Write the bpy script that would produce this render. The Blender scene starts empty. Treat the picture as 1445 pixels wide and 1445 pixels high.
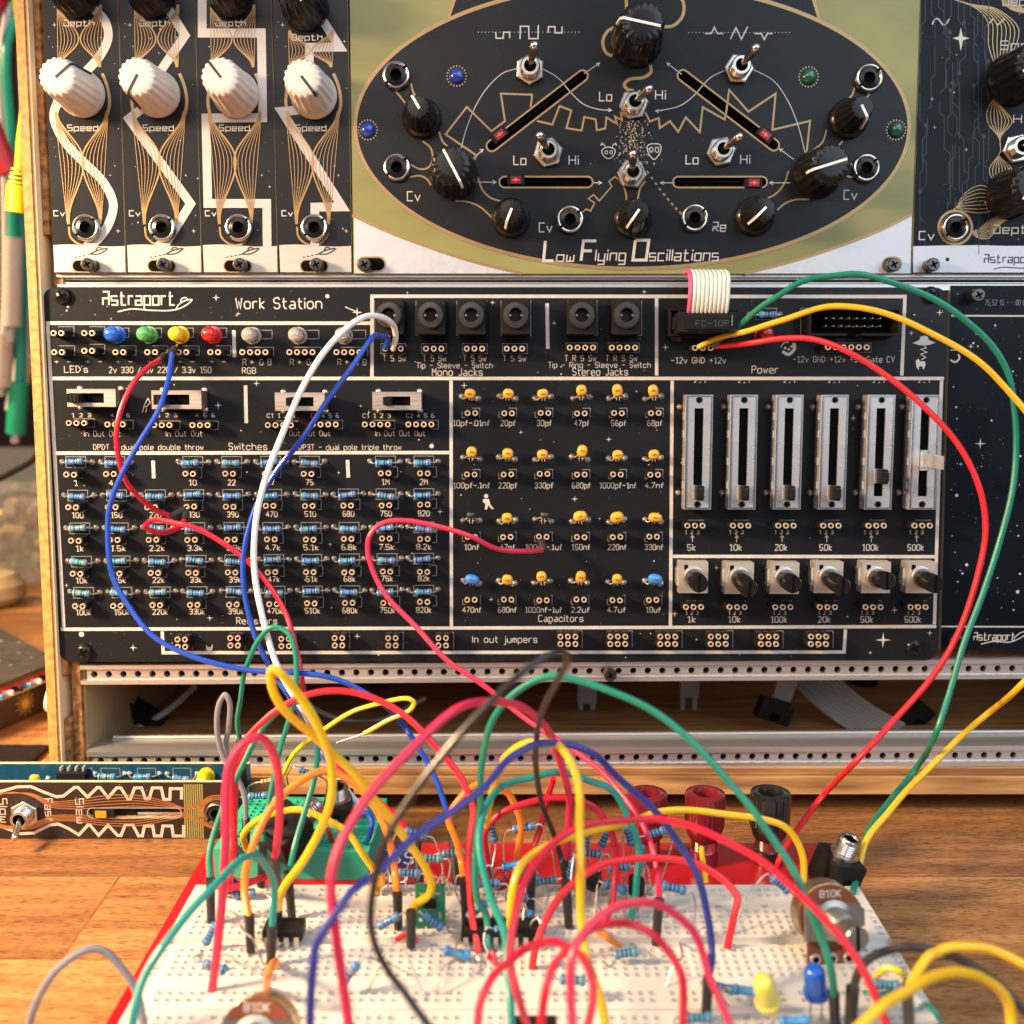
import bpy, math, random
from mathutils import Vector, Matrix
from mathutils.geometry import tessellate_polygon

SC = bpy.context.scene
R = math.radians
MM = 0.001
rnd = random.Random(7)

# ------------------------------------------------------------------ camera
FPX = 1480.0                     # focal length in photo pixels (photo 1445 wide)
PITCH, NADIR = R(10.3), R(5.9)
LEAN = PITCH - NADIR             # the case leans back a little
CAM = Vector((0, 0, 170))        # millimetres above the desk
DIST = 355.0
cam_d = bpy.data.cameras.new('camera')
cam = bpy.data.objects.new('camera', cam_d)
SC.collection.objects.link(cam)
cam.location = CAM * MM
cam.rotation_euler = (R(90) - PITCH, 0, 0)
cam_d.sensor_width = 36
cam_d.lens = 36 * FPX / 1445
cam_d.clip_start, cam_d.clip_end = 0.005, 50
cam_d.dof.use_dof = True
cam_d.dof.focus_distance = 0.335
cam_d.dof.aperture_fstop = 12.0
SC.camera = cam

# ------------------------------------------------------------------ world
W = bpy.data.worlds.new("World"); SC.world = W; W.use_nodes = True
nt = W.node_tree; nt.nodes.clear()
out = nt.nodes.new('ShaderNodeOutputWorld'); bg = nt.nodes.new('ShaderNodeBackground')
tc = nt.nodes.new('ShaderNodeTexCoord'); sep = nt.nodes.new('ShaderNodeSeparateXYZ')
ramp = nt.nodes.new('ShaderNodeValToRGB'); mr = nt.nodes.new('ShaderNodeMapRange')
nt.links.new(tc.outputs['Generated'], sep.inputs[0])
mr.inputs[1].default_value, mr.inputs[2].default_value = -1, 1
nt.links.new(sep.outputs['Z'], mr.inputs[0]); nt.links.new(mr.outputs[0], ramp.inputs[0])
el = ramp.color_ramp.elements
el[0].position, el[0].color = 0.30, (0.16, 0.10, 0.07, 1)
el[1].position, el[1].color = 0.80, (0.80, 0.88, 1.0, 1)
e = el.new(0.5); e.color = (0.34, 0.31, 0.30, 1)
nt.links.new(ramp.outputs[0], bg.inputs[0]); bg.inputs[1].default_value = 0.32
nt.links.new(bg.outputs[0], out.inputs[0])

# ------------------------------------------------------------------ lamps
def lamp(name, kind, loc, target, energy, color, **kw):
    d = bpy.data.lights.new(name, kind); o = bpy.data.objects.new(name, d)
    SC.collection.objects.link(o)
    o.location = Vector(loc) * MM
    o.rotation_euler = (Vector(target) - Vector(loc)).to_track_quat('-Z', 'Y').to_euler()
    d.energy, d.color = energy, color
    for k, v in kw.items(): setattr(d, k, v)
    return o
# low warm sunlight from the window at the left, cool window light from behind the camera
lamp('warm_window', 'SPOT', (-440, 120, 320), (-150, 305, 0), 33.0, (1.0, 0.67, 0.38), shadow_soft_size=0.05, spot_size=R(92), spot_blend=1.0)
lamp('warm_fill_behind', 'SPOT', (-760, 420, 620), (-300, 620, 20), 34.0, (1.0, 0.68, 0.38), shadow_soft_size=0.04, spot_size=R(50), spot_blend=.6)  # extra spot added to brighten the desk and tray behind the case
lamp('cool_window', 'AREA', (560, -260, 700), (40, 320, 80), 7.0, (0.70, 0.85, 1.0), shape='RECTANGLE', size=0.9, size_y=1.0)
lamp('room_light', 'AREA', (-250, -380, 620), (0, 300, 60), 2.2, (1.0, 0.86, 0.78), shape='RECTANGLE', size=0.5, size_y=0.5)
vs = SC.view_settings
vs.view_transform, vs.look, vs.exposure, vs.gamma = 'Standard', 'None', 0.2, 1
SC.cycles.max_bounces = 8
SC.cycles.use_denoising = True

# ------------------------------------------------------------------ projection helpers (mm)
FWD = Vector((0, math.cos(PITCH), -math.sin(PITCH))); UP = Vector((0, math.sin(PITCH), math.cos(PITCH)))
PN = Vector((0, -math.cos(LEAN), math.sin(LEAN)))       # out of the case front
PV = Vector((0, math.sin(LEAN), math.cos(LEAN)))
PO = CAM - PN * DIST
PROT = Matrix(((1, 0, 0), (PV.x, PV.y, PV.z), (PN.x, PN.y, PN.z))).transposed()
PM = Matrix.Translation(PO * MM) @ PROT.to_4x4()
def ray(px, py): return Vector((1, 0, 0)) * ((px - 722.5) / FPX) + FWD - UP * ((py - 722.5) / FPX)
def Pn(px, py, n=0.0):           # on the plane n mm in front of the case front
    d = ray(px, py); t = (PO + PN * n - CAM).dot(PN) / d.dot(PN); return CAM + d * t
def Py(px, py, Y): d = ray(px, py); return CAM + d * (Y / d.y)
def Pz(px, py, z): d = ray(px, py); return CAM + d * ((z - CAM.z) / d.z)
def uv(px, py, n=0.0):
    p = Pn(px, py, n) - PO; return Vector((p.x, p.dot(PV)))
def pw(u, v, n): return PO + Vector((1, 0, 0)) * u + PV * v + PN * n

# ------------------------------------------------------------------ materials
MATS = {}
def mat(name, col, rough=0.45, metal=0.0, var=0.12, scale=400, bump=0.0, emit=0.0, trans=0.0, alpha=1.0, coat=0.0, spec=0.5, stretch=None, rv=0.15, sss=0.0, dust=False):
    if name in MATS: return MATS[name]
    m = bpy.data.materials.new(name); m.use_nodes = True; t = m.node_tree; b = t.nodes['Principled BSDF']
    b.inputs['Roughness'].default_value = rough; b.inputs['Metallic'].default_value = metal
    b.inputs['Specular IOR Level'].default_value = spec
    b.inputs['Transmission Weight'].default_value = trans; b.inputs['Alpha'].default_value = alpha
    b.inputs['Coat Weight'].default_value = coat; b.inputs['Coat Roughness'].default_value = 0.15
    c = (*col, 1)
    co = t.nodes.new('ShaderNodeTexCoord'); mp = t.nodes.new('ShaderNodeMapping'); nz = t.nodes.new('ShaderNodeTexNoise')
    mp.inputs['Scale'].default_value = stretch or (1, 1, 1)
    nz.inputs['Scale'].default_value = scale; nz.inputs['Detail'].default_value = 4
    t.links.new(co.outputs['Object'], mp.inputs[0]); t.links.new(mp.outputs[0], nz.inputs['Vector'])
    mx = t.nodes.new('ShaderNodeMix'); mx.data_type = 'RGBA'
    mx.inputs[6].default_value = tuple(x * (1 - var) for x in col) + (1,)
    mx.inputs[7].default_value = tuple(min(1, x * (1 + var)) for x in col) + (1,)
    t.links.new(nz.outputs['Fac'], mx.inputs[0]); t.links.new(mx.outputs[2], b.inputs['Base Color'])
    r2 = t.nodes.new('ShaderNodeMapRange'); r2.inputs[3].default_value = max(0.03, rough - rv); r2.inputs[4].default_value = min(1, rough + rv)
    t.links.new(nz.outputs['Fac'], r2.inputs[0]); t.links.new(r2.outputs[0], b.inputs['Roughness'])
    if bump:
        bp = t.nodes.new('ShaderNodeBump'); bp.inputs['Strength'].default_value = bump; bp.inputs['Distance'].default_value = 0.0004
        t.links.new(nz.outputs['Fac'], bp.inputs['Height']); t.links.new(bp.outputs[0], b.inputs['Normal'])
    if emit:
        b.inputs['Emission Color'].default_value = c; b.inputs['Emission Strength'].default_value = emit
    if sss:
        b.inputs['Subsurface Weight'].default_value = sss; b.inputs['Subsurface Scale'].default_value = 0.002
        b.inputs['Subsurface Radius'].default_value = (1, .7, .5)
    if dust:   # specks of dust and faint wiping marks on the bare board
        n3 = t.nodes.new('ShaderNodeTexNoise'); n3.inputs['Scale'].default_value = 900; n3.inputs['Detail'].default_value = 2; t.links.new(co.outputs['Object'], n3.inputs['Vector'])
        rp = t.nodes.new('ShaderNodeValToRGB'); rp.color_ramp.elements[0].position, rp.color_ramp.elements[1].position = .70, .80; t.links.new(n3.outputs['Fac'], rp.inputs[0])
        m3 = t.nodes.new('ShaderNodeMix'); m3.data_type = 'RGBA'; m3.inputs[7].default_value = (.07, .065, .06, 1)
        t.links.new(rp.outputs[0], m3.inputs[0]); t.links.new(mx.outputs[2], m3.inputs[6]); t.links.new(m3.outputs[2], b.inputs['Base Color'])
        mp4 = t.nodes.new('ShaderNodeMapping'); mp4.inputs['Scale'].default_value = (25, 90, 25); mp4.inputs['Rotation'].default_value = (0, 0, .5); t.links.new(co.outputs['Object'], mp4.inputs[0])
        n4 = t.nodes.new('ShaderNodeTexNoise'); n4.inputs['Scale'].default_value = 1; n4.inputs['Detail'].default_value = 5; t.links.new(mp4.outputs[0], n4.inputs['Vector']); t.links.new(n4.outputs['Fac'], r2.inputs[0])
    MATS[name] = m; return m

BLACKPCB = mat('black_solder_mask', (0.0095, 0.0112, 0.0142), 0.32, var=0.25, scale=60, rv=0.08, bump=0.03, spec=0.2, dust=True)
SILK = mat('white_silkscreen', (0.50, 0.48, 0.45), 0.6)
GREYSILK = mat('grey_silkscreen', (0.23, 0.22, 0.21), 0.6)
TIN = mat('tinned_silver', (0.46, 0.44, 0.42), 0.42, 0.4, scale=90, stretch=(1, 30, 1))
GOLD = mat('gold_trace', (0.35, 0.228, 0.105), 0.38, 0.6)
ALU = mat('anodised_aluminium', (0.62, 0.61, 0.60), 0.36, 0.85, var=0.10, scale=90, stretch=(0.2, 12, 12))
STEEL = mat('zinc_steel', (0.70, 0.725, 0.77), 0.27, 0.7, var=0.06, scale=60, stretch=(1, 3, 1), rv=.05)
CHROME = mat('nickel_plate', (0.62, 0.59, 0.55), 0.24, 1.0, var=0.12, rv=.06)
PINGOLD = mat('socket_pin', (0.80, 0.64, 0.47), 0.34, 0.5)
SOLDER = mat('solder', (0.60, 0.565, 0.52), 0.3, 0.85, scale=900, var=0.25)
BLKPL = mat('black_plastic', (0.013, 0.012, 0.012), 0.42, var=0.3, bump=0.04, spec=0.16, rv=0.06)
BLKGL = mat('glossy_black_plastic', (0.010, 0.0095, 0.0095), 0.24, var=0.1, rv=0.03, spec=0.3)
SHRINK = mat('black_connector_shell', (0.020, 0.018, 0.017), 0.5, var=0.3, bump=0.1)
HOLE = mat('dark_hole', (0.004, 0.004, 0.004), 0.8, spec=.04)
CREAM = mat('ivory_plastic', (0.68, 0.62, 0.57), 0.34, var=0.05, sss=0.1)
WHITEPL = mat('white_plastic', (0.82, 0.80, 0.76), 0.4, var=0.03)
PCBEDGE = mat('fibreglass_edge', (0.50, 0.46, 0.30), 0.6)

# ------------------------------------------------------------------ mesh builder
class MB:
    def __init__(s): s.v, s.f, s.m, s.mats = [], [], [], []
    def mi(s, m):
        if m not in s.mats: s.mats.append(m)
        return s.mats.index(m)
    def add(s, vs, fs, m, M=None):
        o = len(s.v); k = s.mi(m)
        s.v += [(M @ Vector(p) if M is not None else Vector(p)) for p in vs]
        for f in fs: s.f.append(tuple(o + i for i in f)); s.m.append(k)
    def box(s, lo, hi, m, M=None, bev=0.0):
        x0, y0, z0 = lo; x1, y1, z1 = hi
        if bev <= 0:
            s.add([(x0,y0,z0),(x1,y0,z0),(x1,y1,z0),(x0,y1,z0),(x0,y0,z1),(x1,y0,z1),(x1,y1,z1),(x0,y1,z1)],
                  [(0,3,2,1),(4,5,6,7),(0,1,5,4),(1,2,6,5),(2,3,7,6),(3,0,4,7)], m, M); return
        b = bev
        def ring(z, i): return [(x0+i,y0,z),(x1-i,y0,z),(x1,y0+i,z),(x1,y1-i,z),(x1-i,y1,z),(x0+i,y1,z),(x0,y1-i,z),(x0,y0+i,z)]
        def ins(z): return [(x0+b,y0+b*.6,z),(x1-b,y0+b*.6,z),(x1-b*.6,y0+b,z),(x1-b*.6,y1-b,z),(x1-b,y1-b*.6,z),(x0+b,y1-b*.6,z),(x0+b*.6,y1-b,z),(x0+b*.6,y0+b,z)]
        V = ins(z0) + ring(z0+b, b) + ring(z1-b, b) + ins(z1)
        F = [tuple(range(7,-1,-1)), tuple(range(24,32))]
        for l in range(3):
            for i in range(8): j = (i+1) % 8; F.append((l*8+i, l*8+j, l*8+8+j, l*8+8+i))
        s.add(V, F, m, M)
    def lathe(s, prof, m, M=None, n=20, flute=None, cap0=True, cap1=True):
        # prof: (r, z) or (r, z, material)
        V, k0 = [], len(prof)
        for p in prof:
            for i in range(n):
                a = 2*math.pi*i/n; r = p[0]
                if flute and len(p) > 3: r += p[3]*flute(a)
                V.append((r*math.cos(a), r*math.sin(a), p[1]))
        for l in range(k0-1):
            mm = prof[l+1][2] if len(prof[l+1]) > 2 and prof[l+1][2] else m
            s.add([], [], mm)
        o = len(s.v); s.v += [(M @ Vector(p) if M is not None else Vector(p)) for p in V]
        for l in range(k0-1):
            mm = prof[l+1][2] if len(prof[l+1]) > 2 and prof[l+1][2] else m; k = s.mi(mm)
            for i in range(n):
                j = (i+1) % n; s.f.append((o+l*n+i, o+l*n+j, o+(l+1)*n+j, o+(l+1)*n+i)); s.m.append(k)
        if cap0 and prof[0][0] > 1e-6: s.f.append(tuple(o+i for i in range(n-1,-1,-1))); s.m.append(s.mi(m))
        if cap1 and prof[-1][0] > 1e-6:
            mm = prof[-1][2] if len(prof[-1]) > 2 and prof[-1][2] else m
            s.f.append(tuple(o+(k0-1)*n+i for i in range(n))); s.m.append(s.mi(mm))
    def tube(s, pts, r, m, n=9, M=None, r1=None, caps=True):
        pts = [Vector(p) for p in pts]; N = len(pts)
        if N < 2: return
        T = [(pts[min(i+1,N-1)] - pts[max(i-1,0)]).normalized() for i in range(N)]
        a = Vector((0,0,1)) if abs(T[0].z) < .9 else Vector((1,0,0))
        u = T[0].cross(a).normalized(); V = []
        for i in range(N):
            u = (u - T[i]*u.dot(T[i]))
            u = u.normalized() if u.length > 1e-9 else T[i].orthogonal().normalized()
            w = T[i].cross(u); rr = r if r1 is None else r + (r1-r)*i/(N-1)
            for k in range(n):
                an = 2*math.pi*k/n; V.append(pts[i] + u*math.cos(an)*rr + w*math.sin(an)*rr)
        F = []
        for i in range(N-1):
            for k in range(n): j = (k+1) % n; F.append((i*n+k, i*n+j, (i+1)*n+j, (i+1)*n+k))
        if caps: F += [tuple(range(n-1,-1,-1)), tuple((N-1)*n+k for k in range(n))]
        s.add(V, F, m, M)
    def poly(s, outer, holes, z, m, thick=0.0, side=None, M=None):
        loops = [[Vector((p[0], p[1], 0)) for p in L] for L in [outer] + list(holes)]
        flat = [p for L in loops for p in L]
        tris = tessellate_polygon(loops); F = []
        for a, b, c in tris:
            n = (flat[b]-flat[a]).cross(flat[c]-flat[a]); F.append((a, b, c) if n.z > 0 else (c, b, a))
        s.add([(p.x, p.y, z) for p in flat], F, m, M)
        if thick:
            for L in loops:
                n = len(L); V = [(p.x, p.y, z) for p in L] + [(p.x, p.y, z-thick) for p in L]
                s.add(V, [(i, (i+1) % n, n+(i+1) % n, n+i) for i in range(n)], side or m, M)
    def ribbon(s, pts, w, z, m, closed=False, M=None):
        P = []
        for p in pts:
            p = Vector((p[0], p[1]))
            if not P or (p-P[-1]).length > 1e-4: P.append(p)
        if closed and len(P) > 2 and (P[0]-P[-1]).length < 1e-4: P.pop()
        n = len(P)
        if n < 2: return
        V = []
        for i in range(n):
            a = P[i-1] if (i > 0 or closed) else None; c = P[(i+1) % n] if (i < n-1 or closed) else None
            d0 = (P[i]-a).normalized() if a is not None else None; d1 = (c-P[i]).normalized() if c is not None else None
            if d0 is None: d0 = d1; 
            if d1 is None: d1 = d0
            n0 = Vector((-d0.y, d0.x)); n1 = Vector((-d1.y, d1.x)); b = n0+n1
            if b.length < 1e-3: b = n0.copy()
            b.normalize(); k = w/2/max(0.45, b.dot(n0))
            V += [(P[i].x+b.x*k, P[i].y+b.y*k, z), (P[i].x-b.x*k, P[i].y-b.y*k, z)]
        F = []
        for i in range(n if closed else n-1):
            j = (i+1) % n; F.append((2*i+1, 2*j+1, 2*j, 2*i))
        s.add(V, F, m, M)
    def mesh(s, name, ang=35):
        me = bpy.data.meshes.new(name)
        me.from_pydata([tuple(p*MM) for p in s.v], [], s.f)
        for m in s.mats: me.materials.append(m)
        me.polygons.foreach_set('material_index', s.m)
        me.polygons.foreach_set('use_smooth', [True]*len(s.f))
        me.update(); me.validate()
        me.set_sharp_from_angle(angle=R(ang))
        return me

WM = {}
def link(name, data, M, parent=None):
    o = bpy.data.objects.new(name, data); SC.collection.objects.link(o); WM[o.name] = M
    if parent is not None:
        o.parent = parent; o.matrix_local = WM[parent.name].inverted() @ M
    else: o.matrix_world = M
    return o
def tag(o, label=None, cat=None, group=None, kind=None):
    for k, v in (('label', label), ('category', cat), ('group', group), ('kind', kind)):
        if v: o[k] = v
    return o
def thing(name, label, cat, loc, group=None, kind=None):
    return tag(link(name, None, Matrix.Translation(Vector(loc)*MM)), label, cat, group, kind)
ID = Matrix.Identity(4)
def TM(loc, rot=None):           # millimetre location, 3x3 rotation
    M = Matrix.Translation(Vector(loc)*MM)
    return M @ rot.to_4x4() if rot is not None else M
def obj(name, mb, parent=None, M=ID, ang=35): return link(name, mb.mesh(name, ang), M, parent)
def onpanel(px, py, n=0.0, turn=0.0):   # frame whose base lies on the case front under pixel (px, py) seen at height n
    p = Pn(px, py, n) - PN*n
    return TM(p, PROT @ Matrix.Rotation(turn, 3, 'Z'))
def catmull(P, k=8, closed=False):
    P = [Vector(p) for p in P]; n = len(P)
    if n < 3: return P
    o = []
    for i in range(n if closed else n-1):
        if closed: a, b, c, d = P[i-1], P[i], P[(i+1) % n], P[(i+2) % n]
        else: b, c = P[i], P[i+1]; a = P[i-1] if i else b*2-c; d = P[i+2] if i+2 < n else c*2-b
        # centripetal parametrisation keeps bends tight without overshoot
        t0 = 0; t1 = t0+max(1e-6, (b-a).length)**.5; t2 = t1+max(1e-6, (c-b).length)**.5; t3 = t2+max(1e-6, (d-c).length)**.5
        for j in range(k):
            t = t1+(t2-t1)*j/k
            A1 = a*((t1-t)/(t1-t0))+b*((t-t0)/(t1-t0)); A2 = b*((t2-t)/(t2-t1))+c*((t-t1)/(t2-t1)); A3 = c*((t3-t)/(t3-t2))+d*((t-t2)/(t3-t2))
            B1 = A1*((t2-t)/(t2-t0))+A2*((t-t0)/(t2-t0)); B2 = A2*((t3-t)/(t3-t1))+A3*((t-t1)/(t3-t1))
            o.append(B1*((t2-t)/(t2-t1))+B2*((t-t1)/(t2-t1)))
    if not closed: o.append(P[-1])
    return o

# ------------------------------------------------------------------ stroke lettering
FONT = {k: v.split('|') for k, v in {
'A':"02 28 42|14 34",'B':"02 08 38 47 46 35 05|35 44 43 32 02",'C':"47 38 18 07 03 12 32 43",'D':"02 08 28 46 44 22 02",'E':"48 08 02 42|05 35",
'F':"48 08 02|05 35",'G':"47 38 18 07 03 12 32 43 45 25",'H':"08 02|48 42|05 45",'I':"08 02",'J':"38 33 22 12 03",'K':"08 02|48 05 42",'L':"08 02 42",
'M':"02 08 25 48 42",'N':"02 08 42 48",'O':"18 38 47 43 32 12 03 07 18",'P':"02 08 38 47 46 35 05",'R':"02 08 38 47 46 35 05|25 42",
'S':"47 38 18 07 06 15 35 44 43 32 12 03",'T':"08 48|28 22",'U':"08 03 12 32 43 48",'V':"08 22 48",'W':"08 12 26 32 48",
'a':"16 36 45 42|44 14 03 12 32 43",'b':"08 02 32 43 45 36 06",'c':"45 36 16 05 03 12 32 43",'d':"48 42 12 03 05 16 46",'e':"04 44 45 36 16 05 03 12 42",
'f':"38 28 17 12|06 36",'g':"46 16 05 03 12 42|46 41 30 10",'h':"08 02|05 16 36 45 42",'i':"06 02|08 07",'j':"26 21 10 00|28 27",'k':"08 02|36 04 32",
'l':"08 03 12",'m':"02 06|05 16 25 22|25 36 45 42",'n':"02 06|05 16 36 45 42",'o':"16 36 45 43 32 12 03 05 16",'p':"00 06 36 45 43 32 02",
'r':"02 06|05 16 36",'s':"45 36 16 05 14 34 43 32 12 03",'t':"18 13 22 32|06 36",'u':"06 03 12 32 43|46 42",'v':"06 22 46",'w':"06 12 25 32 46",
'x':"06 42|46 02",'y':"06 22|46 10 00",'0':"18 38 47 43 32 12 03 07 18",'1':"07 28 22|12 32",'2':"07 18 38 47 46 02 42",
'3':"07 18 38 47 46 35 15|35 44 43 32 12 03",'4':"38 04 44|36 32",'5':"48 08 05 35 44 43 32 12 03",'6':"38 18 06 03 12 32 43 44 35 05",'7':"08 48 12",
'8':"18 38 47 46 35 15 06 07 18|15 04 03 12 32 43 44 35",'9':"45 15 06 07 18 38 47 44 32 12",'.':"02 03",'-':"05 45",'+':"05 45|23 27",'/':"02 48","'":"08 07",'_':"02 42",' ':""}.items()}
TECH = dict(FONT)
TECH.update({k: v.split('|') for k, v in {
'A':"08 48 42|02 05 45",'C':"48 08 02 42",'D':"08 38 47 42 02|05 02",'S':"48 08 05 45 42 02",'O':"08 48 42 02 08",'R':"08 48 45 05|02 04 24 42",'F':"48 08 02|05 35",
'a':"06 46 42 02 04 44",'c':"46 06 02 42",'d':"48 42 02 06 46",'e':"42 02 06 46 44 04",'g':"46 06 02 42|46 40 00",'h':"08 02|06 46 42",'i':"06 02|08 07",
'l':"08 02",'n':"02 06 46 42",'o':"06 46 42 02 06",'p':"00 06 46 42 02",'r':"02 06 36",'s':"46 06 04 44 42 02",'t':"18 12 42|06 36",'y':"06 02 42|46 40 00",'w':"06 02 42 46|22 25"}.items()})

class Print:
    """flat printing on a panel: ribbons and shapes a few hundredths of a mm proud of the board"""
    def __init__(s, mb, n=0.0): s.mb, s.n, s.k = mb, n, 0
    def z(s, base=0.03): s.k += 1; return s.n + base + (s.k % 14)*0.005
    def line(s, pts, w=1.2, m=None, closed=False, smooth=0, base=0.03):
        P = [uv(p[0], p[1], s.n) for p in pts]
        if smooth: P = catmull([(p.x, p.y, 0) for p in P], smooth, closed)
        s.mb.ribbon(P, w, s.z(base), m or SILK, closed)
    def text(s, t, x0, x1, y, h, w=0.0, m=None, font=FONT, shear=0.0, rot=None, base=0.06):
        # fits the text between pixels x0 and x1, centred on pixel row y, capitals h pixels tall
        adv, G = 0.0, []
        for ch in t:
            g = font.get(ch, FONT.get(ch, ['']))
            pts = [[(int(q[0]), int(q[1])-2) for q in st.split()] for st in g if st]
            mx = max([p[0] for st in pts for p in st] + [0]) if pts else 3
            mn = min([p[0] for st in pts for p in st] + [0]) if pts else 0
            G.append((adv-mn, pts)); adv += mx-mn+1.75
        adv -= 1.75
        a, b = uv(x0, y, s.n), uv(x1, y, s.n); L = (b-a).length
        ex = (b-a).normalized(); ey = Vector((-ex.y, ex.x)); c = (a+b)/2
        H = h/4.17; sx, sy = L/max(adv, .1), H/6
        w = w or max(0.15, H*0.10)
        for off, pts in G:
            for st in pts:
                s.mb.ribbon([c + ex*((off+p[0]+shear*p[1])*sx - L/2) + ey*((p[1]-3)*sy) for p in st], w, s.z(base), m or SILK)
    def dot(s, px, py, r, m=None, n=8, base=0.05):
        c = uv(px, py, s.n); s.mb.poly([(c.x+r*math.cos(6.2832*i/n), c.y+r*math.sin(6.2832*i/n)) for i in range(n)], [], s.z(base), m or SILK)
    def star(s, px, py, r, m=None):
        c = uv(px, py, s.n); P = []
        for i in range(8):
            q = r if i % 2 == 0 else r*0.2; P.append((c.x+q*math.cos(i*math.pi/4), c.y+q*math.sin(i*math.pi/4)))
        s.mb.poly(P, [], s.z(0.05), m or SILK)
    def poly(s, pts, m=None, base=0.04): s.mb.poly([uv(p[0], p[1], s.n) for p in pts], [], s.z(base), m or SILK)
    def rect(s, x0, y0, x1, y1, w=0.22, m=None): s.line([(x0,y0),(x1,y0),(x1,y1),(x0,y1)], w, m or GREYSILK, True)
    def stars(s, x0, y0, x1, y1, n, seed, rmax=0.3):
        q = random.Random(seed)
        for _ in range(n): s.dot(q.uniform(x0, x1), q.uniform(y0, y1), 0.08+rmax*0.8*q.random()**3, n=6)
# ------------------------------------------------------------------ shared component meshes (local frame: x along the part, z out of the board)
BANDC = {'k': (0.02,0.015,0.015), 'n': (0.16,0.06,0.03), 'r': (0.45,0.03,0.03), 'o': (0.6,0.2,0.03), 'g': (0.10,0.30,0.12), 'b': (0.03,0.06,0.35), 'v': (0.22,0.10,0.35), 'y': (0.7,0.55,0.08), 'd': (0.45,0.30,0.10)}
BAND = {k: mat('resistor_band_'+{'k':'black','n':'brown','r':'red','o':'orange','g':'green','b':'blue','v':'violet','y':'yellow','d':'gold'}[k], c, 0.4) for k, c in BANDC.items()}
RBLUE = mat('resistor_blue', (0.05, 0.26, 0.56), 0.32, var=0.08, coat=0.3)
RTEAL = mat('resistor_teal', (0.07, 0.32, 0.44), 0.32, var=0.08, coat=0.3)
def resistor_body(mb, bands, M=None, body=None, L=6.2, rr=1.0):
    body = body or RBLUE
    X = Matrix.Rotation(R(90), 4, 'Y'); X = (M @ X) if M is not None else X
    rE, rM = 1.22*rr, 0.98*rr; h = L/2
    pos = [-h+1.0] + [-h+2.2+i*1.0*(L/6.2) for i in range(3)] + [h-0.9]
    pos = pos[:len(bands)] if len(bands) < 5 else pos
    cuts = [(-h, .35), (-h+.18, rE*.85), (-h+.5, rE), (-h+1.35, rE), (-h+1.8, rM), (h-1.8, rM), (h-1.35, rE), (h-.5, rE), (h-.18, rE*.85), (h, .35)]
    def rad(z):
        for (a, ra), (b, rb) in zip(cuts, cuts[1:]):
            if a <= z <= b: return ra+(rb-ra)*(z-a)/(b-a)
        return rM
    zs = sorted(set([c[0] for c in cuts] + [p-.22 for p in pos] + [p+.22 for p in pos]))
    prof = [(rad(zs[0]), zs[0], body)]
    for a, b in zip(zs, zs[1:]):
        mm = body
        for p, c in zip(pos, bands):
            if p-.23 < (a+b)/2 < p+.23: mm = BAND[c]
        prof.append((rad(b), b, mm))
    mb.lathe(prof, body, X, 14)
def arc_lead(mb, a, b, bend, r, m, M=None):
    mb.tube(catmull([a, bend, b], 5), r, m, 6, M)
BANDSETS = ['nkkkn','ngkkn','nnkrn','kokkn','nkbkn','kvkkn','gnknn','bgkkn','vgkkn','nkknn','bvkkn','kvknn','gbknn','rkvkn']
def make_panel_resistor(i):
    mb = MB(); q = random.Random(i); sh = q.uniform(-.5, .5); lift = q.uniform(1.3, 3.0); tilt = q.uniform(-.16, .16)
    M = Matrix.Translation((sh, q.uniform(-.5, .3), lift)) @ Matrix.Rotation(tilt, 4, 'Z')
    resistor_body(mb, BANDSETS[i % len(BANDSETS)], M, RTEAL if i % 5 == 3 else RBLUE, 5.9, .98)
    for s in (-1, 1):
        mb.tube(catmull([M @ Vector((s*2.9, 0, 0)), M @ Vector((s*3.9, 0, .1)), (s*4.95, 0, 1.0), (s*5.1, 0, 0)], 4), .3, SOLDER, 6)
        mb.lathe([(1.0, .0), (.95, .16), (.55, .5), (.3, 1.0)], SOLDER, Matrix.Translation((s*5.1, 0, 0)), 10)
    return mb.mesh('resistor')
PRES = [make_panel_resistor(i) for i in range(14)]

def pin_ring(mb, x, y, h, z0=None):
    M = Matrix.Translation((x, y, 0)); z0 = h-1.4 if z0 is None else z0
    mb.lathe([(.92, z0, PINGOLD), (.97, h-.15, PINGOLD), (.90, h, PINGOLD), (.60, h, PINGOLD), (.50, h-.25, PINGOLD), (.48, h-1.3, HOLE), (.001, h-1.3, HOLE)], PINGOLD, M, 12, cap0=False, cap1=False)
def make_socket(nx, ny=1, h=6.0):
    mb = MB()
    for i in range(nx):
        for j in range(ny):
            x, y = (i-(nx-1)/2)*2.54, (j-(ny-1)/2)*2.54
            mb.box((x-1.2, y-1.15, 0), (x+1.2, y+1.15, h-1.0), BLKPL, None, .25)
            pin_ring(mb, x, y, h)
    return mb.mesh('pin_socket')
SOCK = {(n, 1): make_socket(n) for n in (2, 3, 4, 6)}
SOCK[(2, 2)] = make_socket(2, 2); SOCK[(3, 2)] = make_socket(3, 2)

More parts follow.
